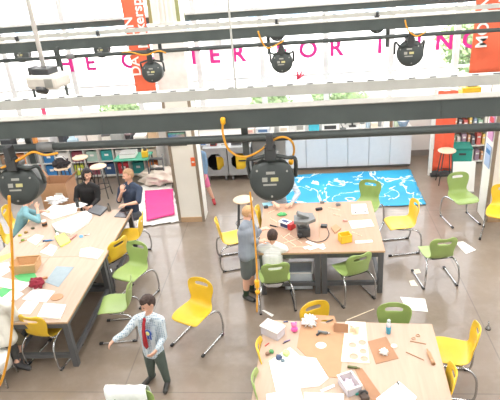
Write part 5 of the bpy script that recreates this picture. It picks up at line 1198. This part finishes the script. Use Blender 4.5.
for k in range(4): MB().tube([(math.cos(k*1.57+.8)*.13, math.sin(k*1.57+.8)*.13, .33), (math.cos(k*1.57+.8)*.2, math.sin(k*1.57+.8)*.2, 0)], .012, 8).build('leg', M_CHROME, t, True)
# --- person half hidden behind the left column
Y0 = P(213, 203).y
def z(px, zz): return Vector((W(px, 180, Y0).x, Y0+.0, zz))
bx = P(208, 203).x
J = dict(head=(bx-.16, Y0+.1, 1.3), neck=(bx-.14, Y0+.08, 1.14), chest=(bx-.13, Y0+.06, 1.0), pelvis=(bx-.1, Y0+.03, .72), sR=(bx+.02, Y0+.05, 1.08), sL=(bx-.28, Y0+.1, 1.08), eR=(bx+.04, Y0+.06, .86), wR=(bx+.03, Y0-.0, .66), eL=(bx-.3, Y0+.06, .86), wL=(bx-.26, Y0-.08, .68), hipR=(bx-.04, Y0+.03, .7), hipL=(bx-.17, Y0+.03, .7), kR=(bx+.03, Y0+.02, .4), kL=(bx-.16, Y0-.0, .4), aR=(bx+.12, Y0+.02, .085), aL=(bx-.15, Y0+.03, .08), tR=(bx+.16, Y0-.1, .035), tL=(bx-.16, Y0-.1, .035))
person('child in denim blue jacket and pink shorts half hidden behind the left column', J, .86, (-.6, .75, -.2), M_HBROWN, fabric('denim jacket', (122, 154, 184)), fabric('pink shorts', (226, 116, 160)), mat('red sneaker', (176, 50, 56), .6), 1.9, .95, loc=(bx, Y0, 0), palm={'R': (-1, 0, 0), 'L': (1, 0, 0)})

# ================================================================== light
wd = bpy.data.worlds.new('world'); S.world = wd; wd.use_nodes = True
bg = wd.node_tree.nodes['Background']; sky = wd.node_tree.nodes.new('ShaderNodeTexSky'); sky.sky_type = 'NISHITA'; sky.sun_disc = False; sky.sun_elevation = R(45); sky.sun_rotation = R(200); sky.dust_density = 4; sky.air_density = .6
hs = wd.node_tree.nodes.new('ShaderNodeHueSaturation'); hs.inputs['Saturation'].default_value = .08
wd.node_tree.links.new(sky.outputs[0], hs.inputs['Color']); wd.node_tree.links.new(hs.outputs[0], bg.inputs['Color']); bg.inputs['Strength'].default_value = 2.0
M_FILLGLOW = mat('fill glow panel', (255, 252, 244), .5, emis=(255, 248, 238), estr=3)  # glow colour meant for the added fill lights, not assigned
for x in (-6, -2, 2, 6):
    for y in (1.5, 5, 8.5):
        l = bpy.data.lights.new('fill_light', 'AREA'); l.shape = 'RECTANGLE'; l.size = 1.8; l.size_y = .9; l.energy = 95; l.color = (1, .985, .96)  # unseen fill lights, added below the ceiling to brighten the room
        o = bpy.data.objects.new('fill_light', l); COL.objects.link(o); o.location = (x, y, ZC-.06)
S.view_settings.view_transform = 'Standard'; S.view_settings.look = 'None'; S.view_settings.gamma = 1; S.view_settings.use_curve_mapping = False
S.view_settings.exposure = 0.22
